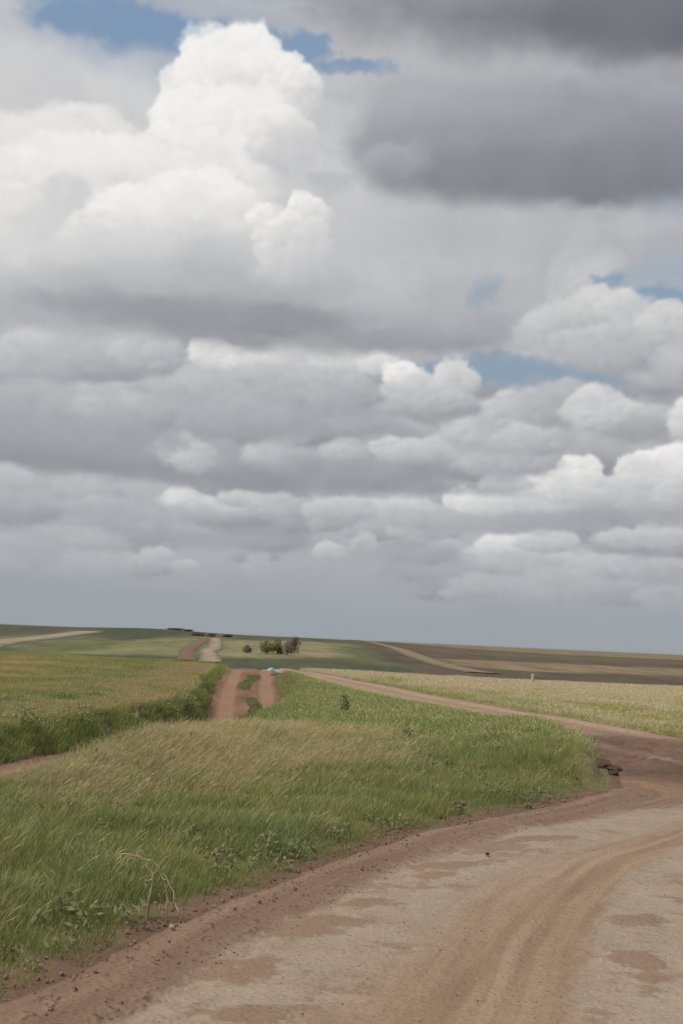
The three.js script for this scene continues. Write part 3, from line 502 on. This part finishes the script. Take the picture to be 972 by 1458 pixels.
// how straw-coloured the verge is: a broad drift along its back, green along the road
function strawness(x, s) { const e = s < 14 ? -away(B0, x, s) : edgeRight(s) - x; const back = ss(2.0, 3.7, e + 1.6 * fbm(x * 0.45, s * 0.3, 2)); const drift = 0.75 * Math.exp(-Math.pow((x - lip(s) - 0.5) / 0.9, 2)) * ss(10, 12.5, s) * ss(22, 18, s) * clamp(0.6 + 1.8 * fbm(x * 0.6, s * 0.4 + 7, 2)); return clamp(drift + back * (0.45 + 1.7 * fbm(x * 0.45 + 3, s * 0.22 + 1, 3)) + 0.15 * fbm(x * 2, s * 1.2, 2)); }
const vary = (r, t, k) => { const v = 1 + (r() - 0.5) * t; return [v * k[0], v * k[1], v * k[2]]; };
{
  const gA = [1, 2, 3].map((k) => blades(20, 0.11, 0.06, 0.18, 0.004, 0.08, 100 + k, 0, GREENS));
  const spots = scatter(46000, (s) => -0.34 * s - 2.2, edgeRight, 3.2, 19, 11, (x, s, r) => {
    const e = (s < 14 ? -away(B0, x, s) : edgeRight(s) - x); if (e < -0.22 || inTrack(x, s)) return null;
    const ragged = e + 0.55 * fbm(x * 1.1, s * 1.1, 3); if (ragged < 0.02 || r() > 0.12 + 0.88 * ss(0.05, 0.65, ragged)) return null;
    if (r() < 0.25 * strawness(x, s)) return null;
    const low = ss(0.0, 0.8, ragged), dense = fbm(x * 0.9, s * 0.9, 3);
    const y = clamp(0.5 + 1.2 * fbm(x * 0.7 + 2, s * 0.5, 3));
    return [(0.5 + 0.55 * low) * (0.85 + 0.9 * dense + 0.5 * fbm(x * 2.2, s * 2.2, 2) + 0.25 * r()), ...vary(r, 0.4, [mix(0.9, 1.3, y), mix(0.95, 1.15, y), mix(0.95, 1.1, y)])];
  });
  sow('verge_grass', gA, spots, ['short green grass along the inside of the road bend', 'fine green grass blades filling the verge beside the road', 'green grass tufts between the road and the hollow'], 'grass');
  const gB = [1, 2].map((k) => blades(12, 0.14, 0.14, 0.29, 0.0026, 0.2, 200 + k, 0.8, STRAWS));
  const straw = scatter(42000, (s) => -0.34 * s - 2.2, edgeRight, 4, 21, 12, (x, s, r) => {
    const e = (s < 14 ? -away(B0, x, s) : edgeRight(s) - x); if (e < 0.5 || inTrack(x, s)) return null;
    if (r() > strawness(x, s) * 0.8 + 0.02) return null;
    return [0.75 + 0.4 * r(), ...vary(r, 0.35, [1, 1, 1])];
  });
  sow('straw_grass', gB, straw, ['dry straw-coloured seed grass bending over the verge', 'wispy pale seed stalks drifting across the green verge'], 'grass', 1.8);
}
{
  const gC = [1, 2, 3].map((k) => blades(44, 0.26, 0.06, 0.17, 0.0065, 0.14, 300 + k, 0.3, MIXED));
  const spots = scatter(26000, (s) => Math.min(lip(s) - 6, trackR(s) + 0.1), edgeRight, 17, 61, 13, (x, s, r) => {
    const e = edgeRight(s) - x; if (e < 0.1 || x < trackR(s) + 0.05 || inSide(x, s)) return null;
    const g = clamp(0.5 + 1.3 * fbm(x * 0.4, s * 0.2, 3)), near = ss(0, 2.5, x - trackR(s));
    return [(0.75 + 0.5 * r()) * mix(0.75, 1, ss(0, 0.6, e)), ...vary(r, 0.35, mix3([0.72, 0.95, 0.75], [1.15, 1.08, 1.1], clamp(g * 0.9 + 0.1 * near)))];
  });
  sow('field_grass', gC, spots, ['mixed green and tan grass on the wedge between track and side road', 'green and tan tufts on the slope beside the rutted track', 'ragged grass covering the ground between the two dirt ways'], 'grass');
  const gM = [1, 2].map((k) => blades(18, 0.15, 0.05, 0.14, 0.014, 0.1, 340 + k, 0, LUSH));
  sow('median_grass', gM, scatter(9000, trackL, trackR, 43, 59, 14, (x, s, r) => (median(x, s) > 0.35 + 0.3 * r() ? [0.7 + 0.5 * r(), ...vary(r, 0.4, [1, 1, 1])] : null)), ['green grass strip growing along the middle of the rutted track', 'low green tufts between the wheel ruts of the brown track'], 'grass');
}
{
  // left: bank above the track, then open meadow
  const gL = [1, 2, 3].map((k) => blades(44, 0.3, 0.07, 0.21, 0.007, 0.16, 400 + k, 0.35, MIXED));
  const spots = scatter(46000, (s) => -0.36 * s - 3, trackL, 12, 66, 15, (x, s, r) => {
    const d = trackL(s) - x; if (d < 0.3 * r() || (d > 1 && d < 4.5 && r() < 0.25)) return null;
    const n = fbm(x * 0.25, s * 0.12, 3);
    let tint = mix3([0.95, 0.96, 0.72], [0.78, 0.92, 0.68], clamp(0.5 + 1.4 * n));
    if (d < 0.95) { if (r() < 0.35 + 1.2 * fbm(x * 0.8, s * 0.5, 2)) return null; tint = mix3(tint, [0.74, 0.92, 0.66], clamp(0.5 + 1.5 * fbm(s * 0.7, x, 2))); }
    const far = ss(4, 9, d); tint = mix3(tint, [1.12, 1.0, 0.8], 0.75 * far);
    return [(0.7 + 0.5 * r()) * mix(1, 0.65, far) * (d < 1.1 ? 0.95 : 1), ...vary(r, 0.3, tint)];
  });
  const crest = scatter(60000, (s) => trackL(s) - 11, trackL, 14, 60, 17, (x, s, r) => { const d = trackL(s) - x, n = fbm(x * 0.35 + 1, s * 0.16, 3); if (r() > ss(0.5, 1.1, d) * clamp(ss(4.5, 0.5, d + 6 * n + 3 * fbm(x * 0.9, s * 0.5, 2)) * 0.6 + 1.1 * fbm(x * 0.25 + 4, s * 0.5, 3) + 0.03)) return null; return [0.75 + 0.5 * r(), ...vary(r, 0.3, [1.02, 0.98, 0.95])]; });
  sow('bank_straw', [blades(40, 0.3, 0.1, 0.25, 0.006, 0.25, 450, 0.6, STRAWS)], crest, ['tan seed grass along the top of the bank over the rutted track'], 'grass', 2);
  sow('bank_grass', gL, spots, ['tall grass hanging over the bank left of the rutted track', 'yellow green meadow grass beyond the bank', 'loose tan and green tufts over the left meadow'], 'grass');
}
{
  // right: straw meadow beyond the side road
  const rightOf = (s) => { for (let i = 1; i < SIDE_R.length; i++) if (s <= SIDE_R[i][1]) return mix(SIDE_R[i - 1][0], SIDE_R[i][0], (s - SIDE_R[i - 1][1]) / (SIDE_R[i][1] - SIDE_R[i - 1][1])); return -3.4; };
  const gR = [1, 2].map((k) => blades(40, 0.3, 0.08, 0.22, 0.006, 0.2, 500 + k, 0.6, [...STRAWS, MIXED[1]])), gG = [1].map((k) => blades(40, 0.28, 0.05, 0.15, 0.007, 0.12, 520 + k, 0.1, MIXED));
  const all = scatter(66000, rightOf, (s) => 0.4 * s + 4, 16, 60, 16, (x, s, r) => { const e = x - rightOf(s); if (e < 0.15) return null; return [e, r(), r(), 0, 0, r]; });
  const straw = [], green = [], r = rng(91);
  for (const [x, s, e] of all) {
    const n = fbm(x * 0.3, s * 0.13, 3), back = ss(-0.35, 0.35, (s - mix(48, 37, ss(2, 14, x))) / 12 + 2 * n);
    if (r() < 0.12 + 0.85 * back) straw.push([x, s, (0.55 + 0.5 * r()) * (1 + 0.9 * fbm(x * 0.7, s * 0.4, 3)), ...vary(r, 0.3, [1.22, 1.23, 1.45])]);
    else green.push([x, s, (0.65 + 0.5 * r()) * mix(0.6, 1, ss(0, 0.8, e)), ...vary(r, 0.35, mix3([0.95, 1.05, 0.8], [1.2, 1.1, 0.8], clamp(0.5 + n)))]);
  }
  sow('meadow_grass', gR, straw, ['pale straw-coloured meadow grass beyond the side road', 'bleached seed grass along the brow of the right meadow'], 'grass', 2.5);
  sow('roadside_grass', gG, green, ['olive green grass along the far edge of the side road'], 'grass');
  // brow of the land, seen edge on: a thin fringe
}

// ------------------------------------------------------------------ shrubs and trees
function crownGeometry(r, lobes, n, leaf, tones) {
  const pos = [], col = [], a = new THREE.Vector3(), u = new THREE.Vector3(), w = new THREE.Vector3();
  for (let i = 0; i < n; i++) {
    const [lx, ly, lz, lr, ly2] = lobes[Math.floor(r() * lobes.length)];
    a.set(r() - 0.5, r() - 0.5, r() - 0.5).normalize(); const d = Math.pow(r(), 0.45) * (0.82 + 0.35 * r());
    const px = lx + a.x * lr * d, py = Math.max(0.02, ly + a.y * (ly2 ?? lr) * d), pz = lz + a.z * lr * d;
    u.set(r() - 0.5, r() - 0.5, r() - 0.5).normalize(); w.set(r() - 0.5, r() - 0.5, r() - 0.5).cross(u).normalize();
    const L = leaf * (0.6 + 0.8 * r()), W = L * 0.42, t = tones[Math.floor(r() * tones.length)], v = 0.8 + 0.4 * r();
    const P0 = [px - u.x * L / 2, py - u.y * L / 2, pz - u.z * L / 2], P1 = [px + w.x * W / 2, py + w.y * W / 2, pz + w.z * W / 2], P2 = [px + u.x * L / 2, py + u.y * L / 2, pz + u.z * L / 2], P3 = [px - w.x * W / 2, py - w.y * W / 2, pz - w.z * W / 2];
    for (const p of [P0, P1, P2, P0, P2, P3]) { pos.push(...p); col.push(t[0] * v, t[1] * v, t[2] * v); }
  }
  const g = new THREE.BufferGeometry(); g.setAttribute('position', new THREE.Float32BufferAttribute(pos, 3)); g.setAttribute('color', new THREE.Float32BufferAttribute(col, 3)); g.computeVertexNormals();
  return g;
}
const barkMat = new THREE.MeshStandardMaterial({ color: new THREE.Color().setRGB(0.13, 0.1, 0.08), roughness: 0.95, map: GRAIN });
const limb = (a, b, r0, r1) => { const d = new THREE.Vector3().subVectors(b, a), g = new THREE.CylinderGeometry(r1, r0, d.length(), 7, 1); g.applyQuaternion(new THREE.Quaternion().setFromUnitVectors(new THREE.Vector3(0, 1, 0), d.clone().normalize())); const m = a.clone().add(b).multiplyScalar(0.5); g.translate(m.x, m.y, m.z); return g; };
function woody(name, label, category, group, [x, s], h, w, seed, tones, leaf, count, trunk = 0.05) {
  const r = rng(seed), o = new THREE.Group(); o.name = named(name); o.position.copy(V(x, s, -0.03)); scene.add(o); userData(o, label, category, group);
  const lobes = [], limbs = [limb(new THREE.Vector3(0, -0.1, 0), new THREE.Vector3(0.02, h * 0.4, 0), trunk, trunk * 0.6)];
  const k = 6 + Math.floor(r() * 3);
  for (let i = 0; i < k; i++) { const a = i / k * 6.283 + r(), d = w * 0.5 * (0.25 + 0.45 * r()), y = h * (0.16 + 0.5 * r()), p = new THREE.Vector3(Math.cos(a) * d, y, Math.sin(a) * d); lobes.push([p.x, y, p.z, w * (0.2 + 0.12 * r()), h * (0.22 + 0.1 * r())]); limbs.push(limb(new THREE.Vector3(0, h * 0.12, 0), p, trunk * 0.55, trunk * 0.15)); }
  lobes.push([0, h * 0.7, 0, w * 0.22, h * 0.26], [0, h * 0.3, 0, w * 0.4, h * 0.28]);
  put('trunk', mergeGeometries(limbs), barkMat, o); put('crown', crownGeometry(r, lobes, count, leaf, tones), leafMat, o);
  return o;
}
const OLIVES = [[0.221, 0.247, 0.104], [0.26, 0.273, 0.117], [0.182, 0.208, 0.091], [0.325, 0.312, 0.156]], GREY = [[0.26, 0.221, 0.202], [0.312, 0.273, 0.247], [0.208, 0.176, 0.156]], DARK = [[0.13, 0.137, 0.085], [0.156, 0.156, 0.104], [0.104, 0.104, 0.078]];
woody('tree', 'yellow green bushy tree in the clump on the far slope', 'tree', 'trees on the far slope', [-14.0, 228], 3.2, 4.0, 21, OLIVES, 0.3, 1700, 0.13);
woody('tree', 'tallest olive green tree of the far clump, between yellow green and grey ones', 'tree', 'trees on the far slope', [-11.9, 229], 3.7, 3.6, 22, [...OLIVES, DARK[1]], 0.3, 1700, 0.13);
woody('tree', 'grey brown half bare tree at the front of the far clump', 'tree', 'trees on the far slope', [-9.7, 226], 3.3, 3.0, 23, GREY, 0.26, 1200, 0.12);
woody('tree', 'dark green tree behind the grey brown one on the far slope', 'tree', 'trees on the far slope', [-8.9, 240], 4.1, 3.2, 24, DARK, 0.3, 1200, 0.12);
woody('shrub', 'small dark brown shrub standing apart from the far tree clump', 'shrub', null, [-18.3, 230], 1.8, 2.4, 25, [...GREY, DARK[0]], 0.28, 1200, 0.08);
[[-62, 428, 1.0, 7], [-57.5, 430, 0.8, 5], [-44, 352, 1.2, 5], [-40.5, 358, 1.1, 4], [-36.5, 372, 1.0, 4]].forEach(([x, s, h, w], i) => woody('scrub_bush', ['low dark bush on the crest of the far green knoll, larger of two', 'low dark bush on the crest of the far green knoll, smaller of two', 'dark bush at the head of the brown distant track', 'dark bush between the heads of the two distant tracks', 'dark bush beside the head of the pale distant track'][i], 'bush', 'dark bushes along the far skyline', [x, s], h, w, 31 + i, DARK, 0.4, 1400, 0.1));
const BANK = [[0.179, 0.259, 0.097], [0.211, 0.292, 0.106], [0.145, 0.211, 0.082], [0.292, 0.324, 0.138]];
[[-8.1, 24.6, 0.65, 1.4], [-7.6, 27.4, 0.62, 1.6], [-6.9, 30.6, 0.8, 1.2], [-6.2, 34.5, 0.6, 1.3], [-5.7, 38.2, 0.6, 1.1], [-5.4, 41.5, 0.7, 1.0], [-5.6, 45.5, 0.75, 0.9]].forEach(([x, s, h, w], i) => woody('bank_shrub', ['broad leafy shrub where the bank is nearest the road verge', 'widest leafy shrub on the track bank', 'tallest dark shrub on the track bank', 'round green shrub on the track bank, next past the tallest', 'green shrub halfway along the track bank', 'narrow green shrub on the bank where the track starts to climb', 'narrowest dark shrub, last on the bank beside the climbing track'][i], 'shrub', 'shrubs along the track bank', [x, s], h, w, 51 + i, BANK.concat(MIXED), 0.07, 1000, 0.02));
[[-9.4, 33, 0.36, 1.7], [-8.4, 34.8, 0.42, 1.4], [-10.6, 32.5, 0.34, 1.9], [-7.9, 37, 0.32, 0.9]].forEach(([x, s, h, w], i) => woody('meadow_shrub', ['low dark shrub in the middle of the row behind the bank', 'tallest of the low dark shrubs in the meadow behind the bank', 'broadest low shrub in the meadow, farthest from the bank', 'smallest low shrub in the meadow, close behind the bank'][i], 'shrub', 'shrubs in the left meadow', [x, s], h, w, 71 + i, BANK, 0.07, 800, 0.02));
woody('weed', 'dark upright weed standing alone in the grass near the side road', 'weed', null, [0.27, 25.4], 0.55, 0.3, 81, DARK.concat(BANK), 0.06, 260, 0.012);
woody('weed', 'small dark weed in the straw grass of the wide verge', 'weed', null, [1.31, 19.1], 0.42, 0.28, 82, DARK.concat(BANK), 0.05, 200, 0.01);

{
  const r = rng(88), tones = [[0.2, 0.23, 0.095], [0.23, 0.25, 0.11], [0.17, 0.2, 0.085], [0.27, 0.27, 0.15]];
  const gW = [1, 2].map((k) => crownGeometry(rng(880 + k), [[0, 0.07, 0, 0.08, 0.06], [0.05, 0.1, 0.03, 0.06, 0.05], [-0.05, 0.05, -0.02, 0.07, 0.05]], 36, 0.042, tones));
  sow('leafy_weeds', gW, scatter(1300, (s) => -0.34 * s - 1.5, edgeRight, 4, 20, 18, (x, s, q) => { const e = s < 14 ? -away(B0, x, s) : edgeRight(s) - x; if (e < 0.1 || inTrack(x, s) || q() > 0.12 + 0.15 * ss(0.2, 1, e) + 1.6 * fbm(x * 0.8 + 6, s * 0.6, 2)) return null; return [0.6 + 0.8 * q(), ...vary(q, 0.5, [1, 1, 1])]; }), ['low broad-leaved weeds among the verge grass', 'grey green leafy weeds dotted through the grass by the road'], 'weeds');
}
// ------------------------------------------------------------------ small things
{
  // dead stalk folded over at the grass edge
  const o = new THREE.Group(); o.name = named('dry_weed_stalk'); const bx = -1.0, bs = 6.72; o.position.copy(V(bx, bs)); scene.add(o);
  userData(o, 'dead pale weed stalk bent over in the green grass at the road edge', 'dry weed');
  const m = new THREE.MeshStandardMaterial({ color: new THREE.Color().setRGB(0.46, 0.38, 0.26), roughness: 0.9, map: GRAIN });
  const S = 0.0046, at = (px, py, z) => new THREE.Vector3((px - 205) * S, (1308 - py) * S, z);
  const wr = rng(303), tube = (pts, r, name) => { const c = new THREE.CatmullRomCurve3(pts, false, 'catmullrom', 0.25), q = c.getPoints(pts.length * 2 + 1).map((p, i, a) => (i && i < a.length - 1 ? p.add(new THREE.Vector3((wr() - 0.5) * 0.018, (wr() - 0.5) * 0.014, (wr() - 0.5) * 0.02)) : p)), g = new THREE.TubeGeometry(new THREE.CatmullRomCurve3(q, false, 'catmullrom', 0.15), 26, r, 6), P3 = g.attributes.position, cc = new THREE.CatmullRomCurve3(q, false, 'catmullrom', 0.15); for (let i = 0; i < P3.count; i++) { const tt = Math.floor(i / 7) / 26, k = 1 - 0.55 * tt + 0.25 * noise(tt * 14, r * 999), ce = cc.getPointAt(Math.min(1, tt)); P3.setXYZ(i, ce.x + (P3.getX(i) - ce.x) * k, ce.y + (P3.getY(i) - ce.y) * k, ce.z + (P3.getZ(i) - ce.z) * k); } g.computeVertexNormals(); return put(name, g, m, o); };
  tube([at(222, 1312, 0.02), at(214, 1292, 0.03), at(211, 1272, 0.04)], 0.007, 'stem');
  tube([at(197, 1308, 0), at(199, 1284, 0.05), at(204, 1252, 0.09), at(194, 1234, 0.1), at(186, 1224, 0.11), at(172, 1222, 0.12), at(160, 1223, 0.12)], 0.0065, 'stem');
  tube([at(224, 1300, 0.05), at(223, 1272, 0.07), at(216, 1248, 0.1), at(204, 1231, 0.11), at(188, 1225, 0.11)], 0.0058, 'stem');
  tube([at(240, 1296, 0.1), at(235, 1278, 0.11), at(230, 1262, 0.11), at(216, 1244, 0.1)], 0.005, 'stem');
  for (const [a, b, z] of [[[186, 1224], [164, 1238], 0.13], [[178, 1223], [168, 1246], 0.1], [[172, 1222], [160, 1232], 0.15], [[190, 1228], [180, 1240], 0.08], [[182, 1222], [190, 1218], 0.12], [[204, 1252], [196, 1262], 0.13], [[218, 1252], [228, 1258], 0.06], [[223, 1275], [231, 1284], 0.1], [[199, 1284], [192, 1292], 0.08], [[166, 1222], [156, 1240], 0.16], [[212, 1280], [205, 1290], 0.02]]) tube([at(...a, 0.11), at((a[0] + b[0]) / 2 - 2, (a[1] + b[1]) / 2 - 3, (z + 0.11) / 2), at(...b, z)], 0.0035, 'twig');
}
function lump(r, size, flat, seed, rough = 0.35) { const g = new THREE.IcosahedronGeometry(size, size >= 1 ? 1 : 3), p = g.attributes.position; for (let i = 0; i < p.count; i++) { const v = new THREE.Vector3().fromBufferAttribute(p, i), d = v.clone().normalize(), k = 1 + rough * (fbm(d.x * 1.6 + seed, d.y * 1.6 + d.z * 1.3, 3) * 1.6); p.setXYZ(i, v.x * k, v.y * k * flat, v.z * k); } g.computeVertexNormals(); return g; }
const clodMat = new THREE.MeshStandardMaterial({ color: new THREE.Color().setRGB(...alb(104, 82, 70)), roughness: 0.95, map: GRAIN, bumpMap: BUMP, bumpScale: 0.02 }), stoneMat = new THREE.MeshStandardMaterial({ color: new THREE.Color().setRGB(0.42, 0.39, 0.35), roughness: 0.9, map: GRAIN, bumpMap: BUMP, bumpScale: 0.01 });
[[4.02, 16.5, 0.14], [4.1, 16.1, 0.1], [4.12, 17.1, 0.09], [3.98, 15.7, 0.07], [4.4, 21.6, 0.15], [4.48, 20.9, 0.12], [4.3, 22.6, 0.12], [7.35, 20.5, 0.12]].forEach(([x, s, z], i) => {
  const o = put('dirt_clod', lump(null, z, 0.62, i * 3.7, 0.5), clodMat); o.position.copy(V(x, s, z * 0.2)); o.rotation.y = i * 1.3;
  userData(o, ['largest dark earth clod at the grass corner beside the muddy junction', 'dark earth clod leaning on the largest one at the muddy junction', 'small dark clod just behind the largest one by the grass corner', 'smallest clod on the road side of the grass corner', 'dark clod under the grass edge where the mud meets the pale road', 'dark clod at the grass edge between corner and pale road', 'dark clod at the grass edge where the pale road begins', 'lone dark clod at the foot of the meadow edge across the mud'][i], 'dirt clod', 'earth clods around the muddy junction');
});
{
  const a = put('pale_stone', lump(null, 0.024, 0.6, 4.4), stoneMat); a.position.copy(V(-0.86, 6.56, 0.01)); userData(a, 'small pale stone on the brown shoulder below the dead weed stalk', 'stone');
  const b = put('dark_stone', lump(null, 0.035, 0.65, 8.1), clodMat); b.position.copy(V(1.12, 11.0, 0.02)); userData(b, 'dark stone lying at the grass edge on the bend', 'stone');
  const c = put('dark_stone', lump(null, 0.016, 0.7, 2.1), clodMat); c.position.copy(V(1.3, 9.1, 0.03)); userData(c, 'dark stone lying out on the pale gravel of the road', 'stone');
  // loose gravel
  const r = rng(606), g = [lump(null, 1, 0.65, 1.1), lump(null, 1, 0.55, 6.1)].map((q) => q), M = new THREE.Matrix4(), q = new THREE.Quaternion(), e = new THREE.Euler(), col = new THREE.Color();
  const low = new THREE.IcosahedronGeometry(1, 0), pp = low.attributes.position; for (let i = 0; i < pp.count; i++) { const y = pp.getY(i); pp.setY(i, y * 0.6); }
  const gm = new THREE.InstancedMesh(low, stoneMat, 5200); let n = 0;
  while (n < 5200) { const s = 4 + 10 * Math.pow(r(), 1.3), x = -2 + 9 * r(); if (!inRoad(x, s)) continue; const d = away(B1, x, s); if (r() > (d > -0.3 ? 0.8 : 0.35)) continue; const z = 0.002 + 0.006 * Math.pow(r(), 4); e.set(r() * 3, r() * 6, r() * 3); M.compose(V(x, s, 0.013 + roadSurface(x, s)[1] * 0.9), q.setFromEuler(e), new THREE.Vector3(z, z, z)); gm.setMatrixAt(n, M); const v = 0.85 + 0.6 * r(); gm.setColorAt(n, col.setRGB(v, v * 0.93, v * 0.85)); n++; }
  const cm = new THREE.InstancedMesh(lump(null, 1, 0.6, 5.5, 0.9), new THREE.MeshStandardMaterial({ color: new THREE.Color().setRGB(...alb(140, 115, 98)), roughness: 0.97 }), 2600); let u = 0;
  while (u < 2600) { const s = 4 + 11 * r(), x = -2.2 + 7 * r(), d = away(B0, x, s); if (s > 13.8 || d < -0.3 || d > 0.62 || r() > 0.25 + 1.5 * fbm(x * 1.4, s * 1.4, 2) + 0.4 * ss(0.3, 0.05, Math.abs(d))) continue; const z = 0.0025 + 0.012 * Math.pow(r(), 4); e.set(r() * 3, r() * 6, r() * 3); M.compose(V(x, s, 0.012 + (d > 0.1 ? roadSurface(x, s)[1] * 0.9 : 0)), q.setFromEuler(e), new THREE.Vector3(z, z, z)); cm.setMatrixAt(u, M); const v = 0.75 + 0.5 * r(); cm.setColorAt(u, col.setRGB(v, v, v)); u++; }
  cm.name = 'earth_crumbs'; cm.castShadow = cm.receiveShadow = true; scene.add(cm); userData(cm, 'crumbled brown earth along the grass edge of the road', 'earth crumbs', null, 'stuff');
  gm.name = 'loose_gravel'; gm.castShadow = gm.receiveShadow = true; scene.add(gm); userData(gm, 'loose pebbles strewn over the gravel road', 'gravel', null, 'stuff');
}
{
  const pts = [[5.15, 17.55], [5.45, 17.05], [6.0, 16.5], [6.6, 16.2], [7.3, 15.95], [7.5, 15.8], [6.8, 15.95], [6.2, 16.2], [5.6, 16.7], [5.2, 17.3]], sh = new THREE.Shape(new THREE.CatmullRomCurve3(pts.map(([x, s]) => new THREE.Vector3(x, s, 0)), true).getPoints(60).map((p) => new THREE.Vector2(p.x, p.y)));
  const g = new THREE.ShapeGeometry(sh); g.rotateX(-Math.PI / 2);
  let y = 0; for (const [x, s] of pts) y += height(x, s) / pts.length;
  const o = put('puddle', g, new THREE.MeshPhysicalMaterial({ color: new THREE.Color().setRGB(0.16, 0.13, 0.1), roughness: 0.04, specularIntensity: 1 })); o.position.y = y - 0.075;
  userData(o, 'narrow puddle lying in the deep rut of the muddy junction', 'puddle', null, 'structure');
}
{
  // crumpled plastic on the brow of the track
  const g = new THREE.PlaneGeometry(0.62, 0.42, 24, 16), p = g.attributes.position;
  for (let i = 0; i < p.count; i++) { const x = p.getX(i), y = p.getY(i), k = 0.1 * billow(x * 4, y * 4, 3); p.setXYZ(i, x * (1 - 0.25 * Math.abs(k) * 4), 0.08 + 0.16 * Math.exp(-Math.pow((x + 0.1) / 0.2, 2)) + k, y * 0.8 + 0.3 * k); }
  g.computeVertexNormals();
  const o = put('plastic_sheet', g, new THREE.MeshPhysicalMaterial({ color: new THREE.Color().setRGB(0.2, 0.36, 0.5), roughness: 0.45, side: THREE.DoubleSide })); o.position.copy(V(-3.25, 59.2, 0.08)); o.rotation.y = 0.3; o.rotation.x = 0.3;
  userData(o, 'crumpled light blue plastic sheet lying at the top of the rutted track', 'plastic sheet');
  const post = new THREE.Group(); post.name = named('marker_post'); post.position.copy(V(9.35, 52.3)); post.rotation.z = -0.04; scene.add(post); userData(post, 'short pale wooden marker post on the brow of the straw meadow', 'post');
  const pm = new THREE.MeshStandardMaterial({ color: new THREE.Color().setRGB(0.45, 0.42, 0.3), roughness: 0.85, map: GRAIN });
  const pg = new THREE.CylinderGeometry(0.075, 0.085, 0.5, 10, 4); pg.translate(0, 0.2, 0); put('shaft', pg, pm, post);
  const cap = new THREE.ConeGeometry(0.09, 0.07, 10); cap.translate(0, 0.485, 0); put('cap', cap, pm, post);
}
const renderer = new THREE.WebGLRenderer();
renderer.toneMapping = THREE.LinearToneMapping;
renderer.toneMappingExposure = 1;
renderer.shadowMap.enabled = true;
renderer.render(scene, camera);
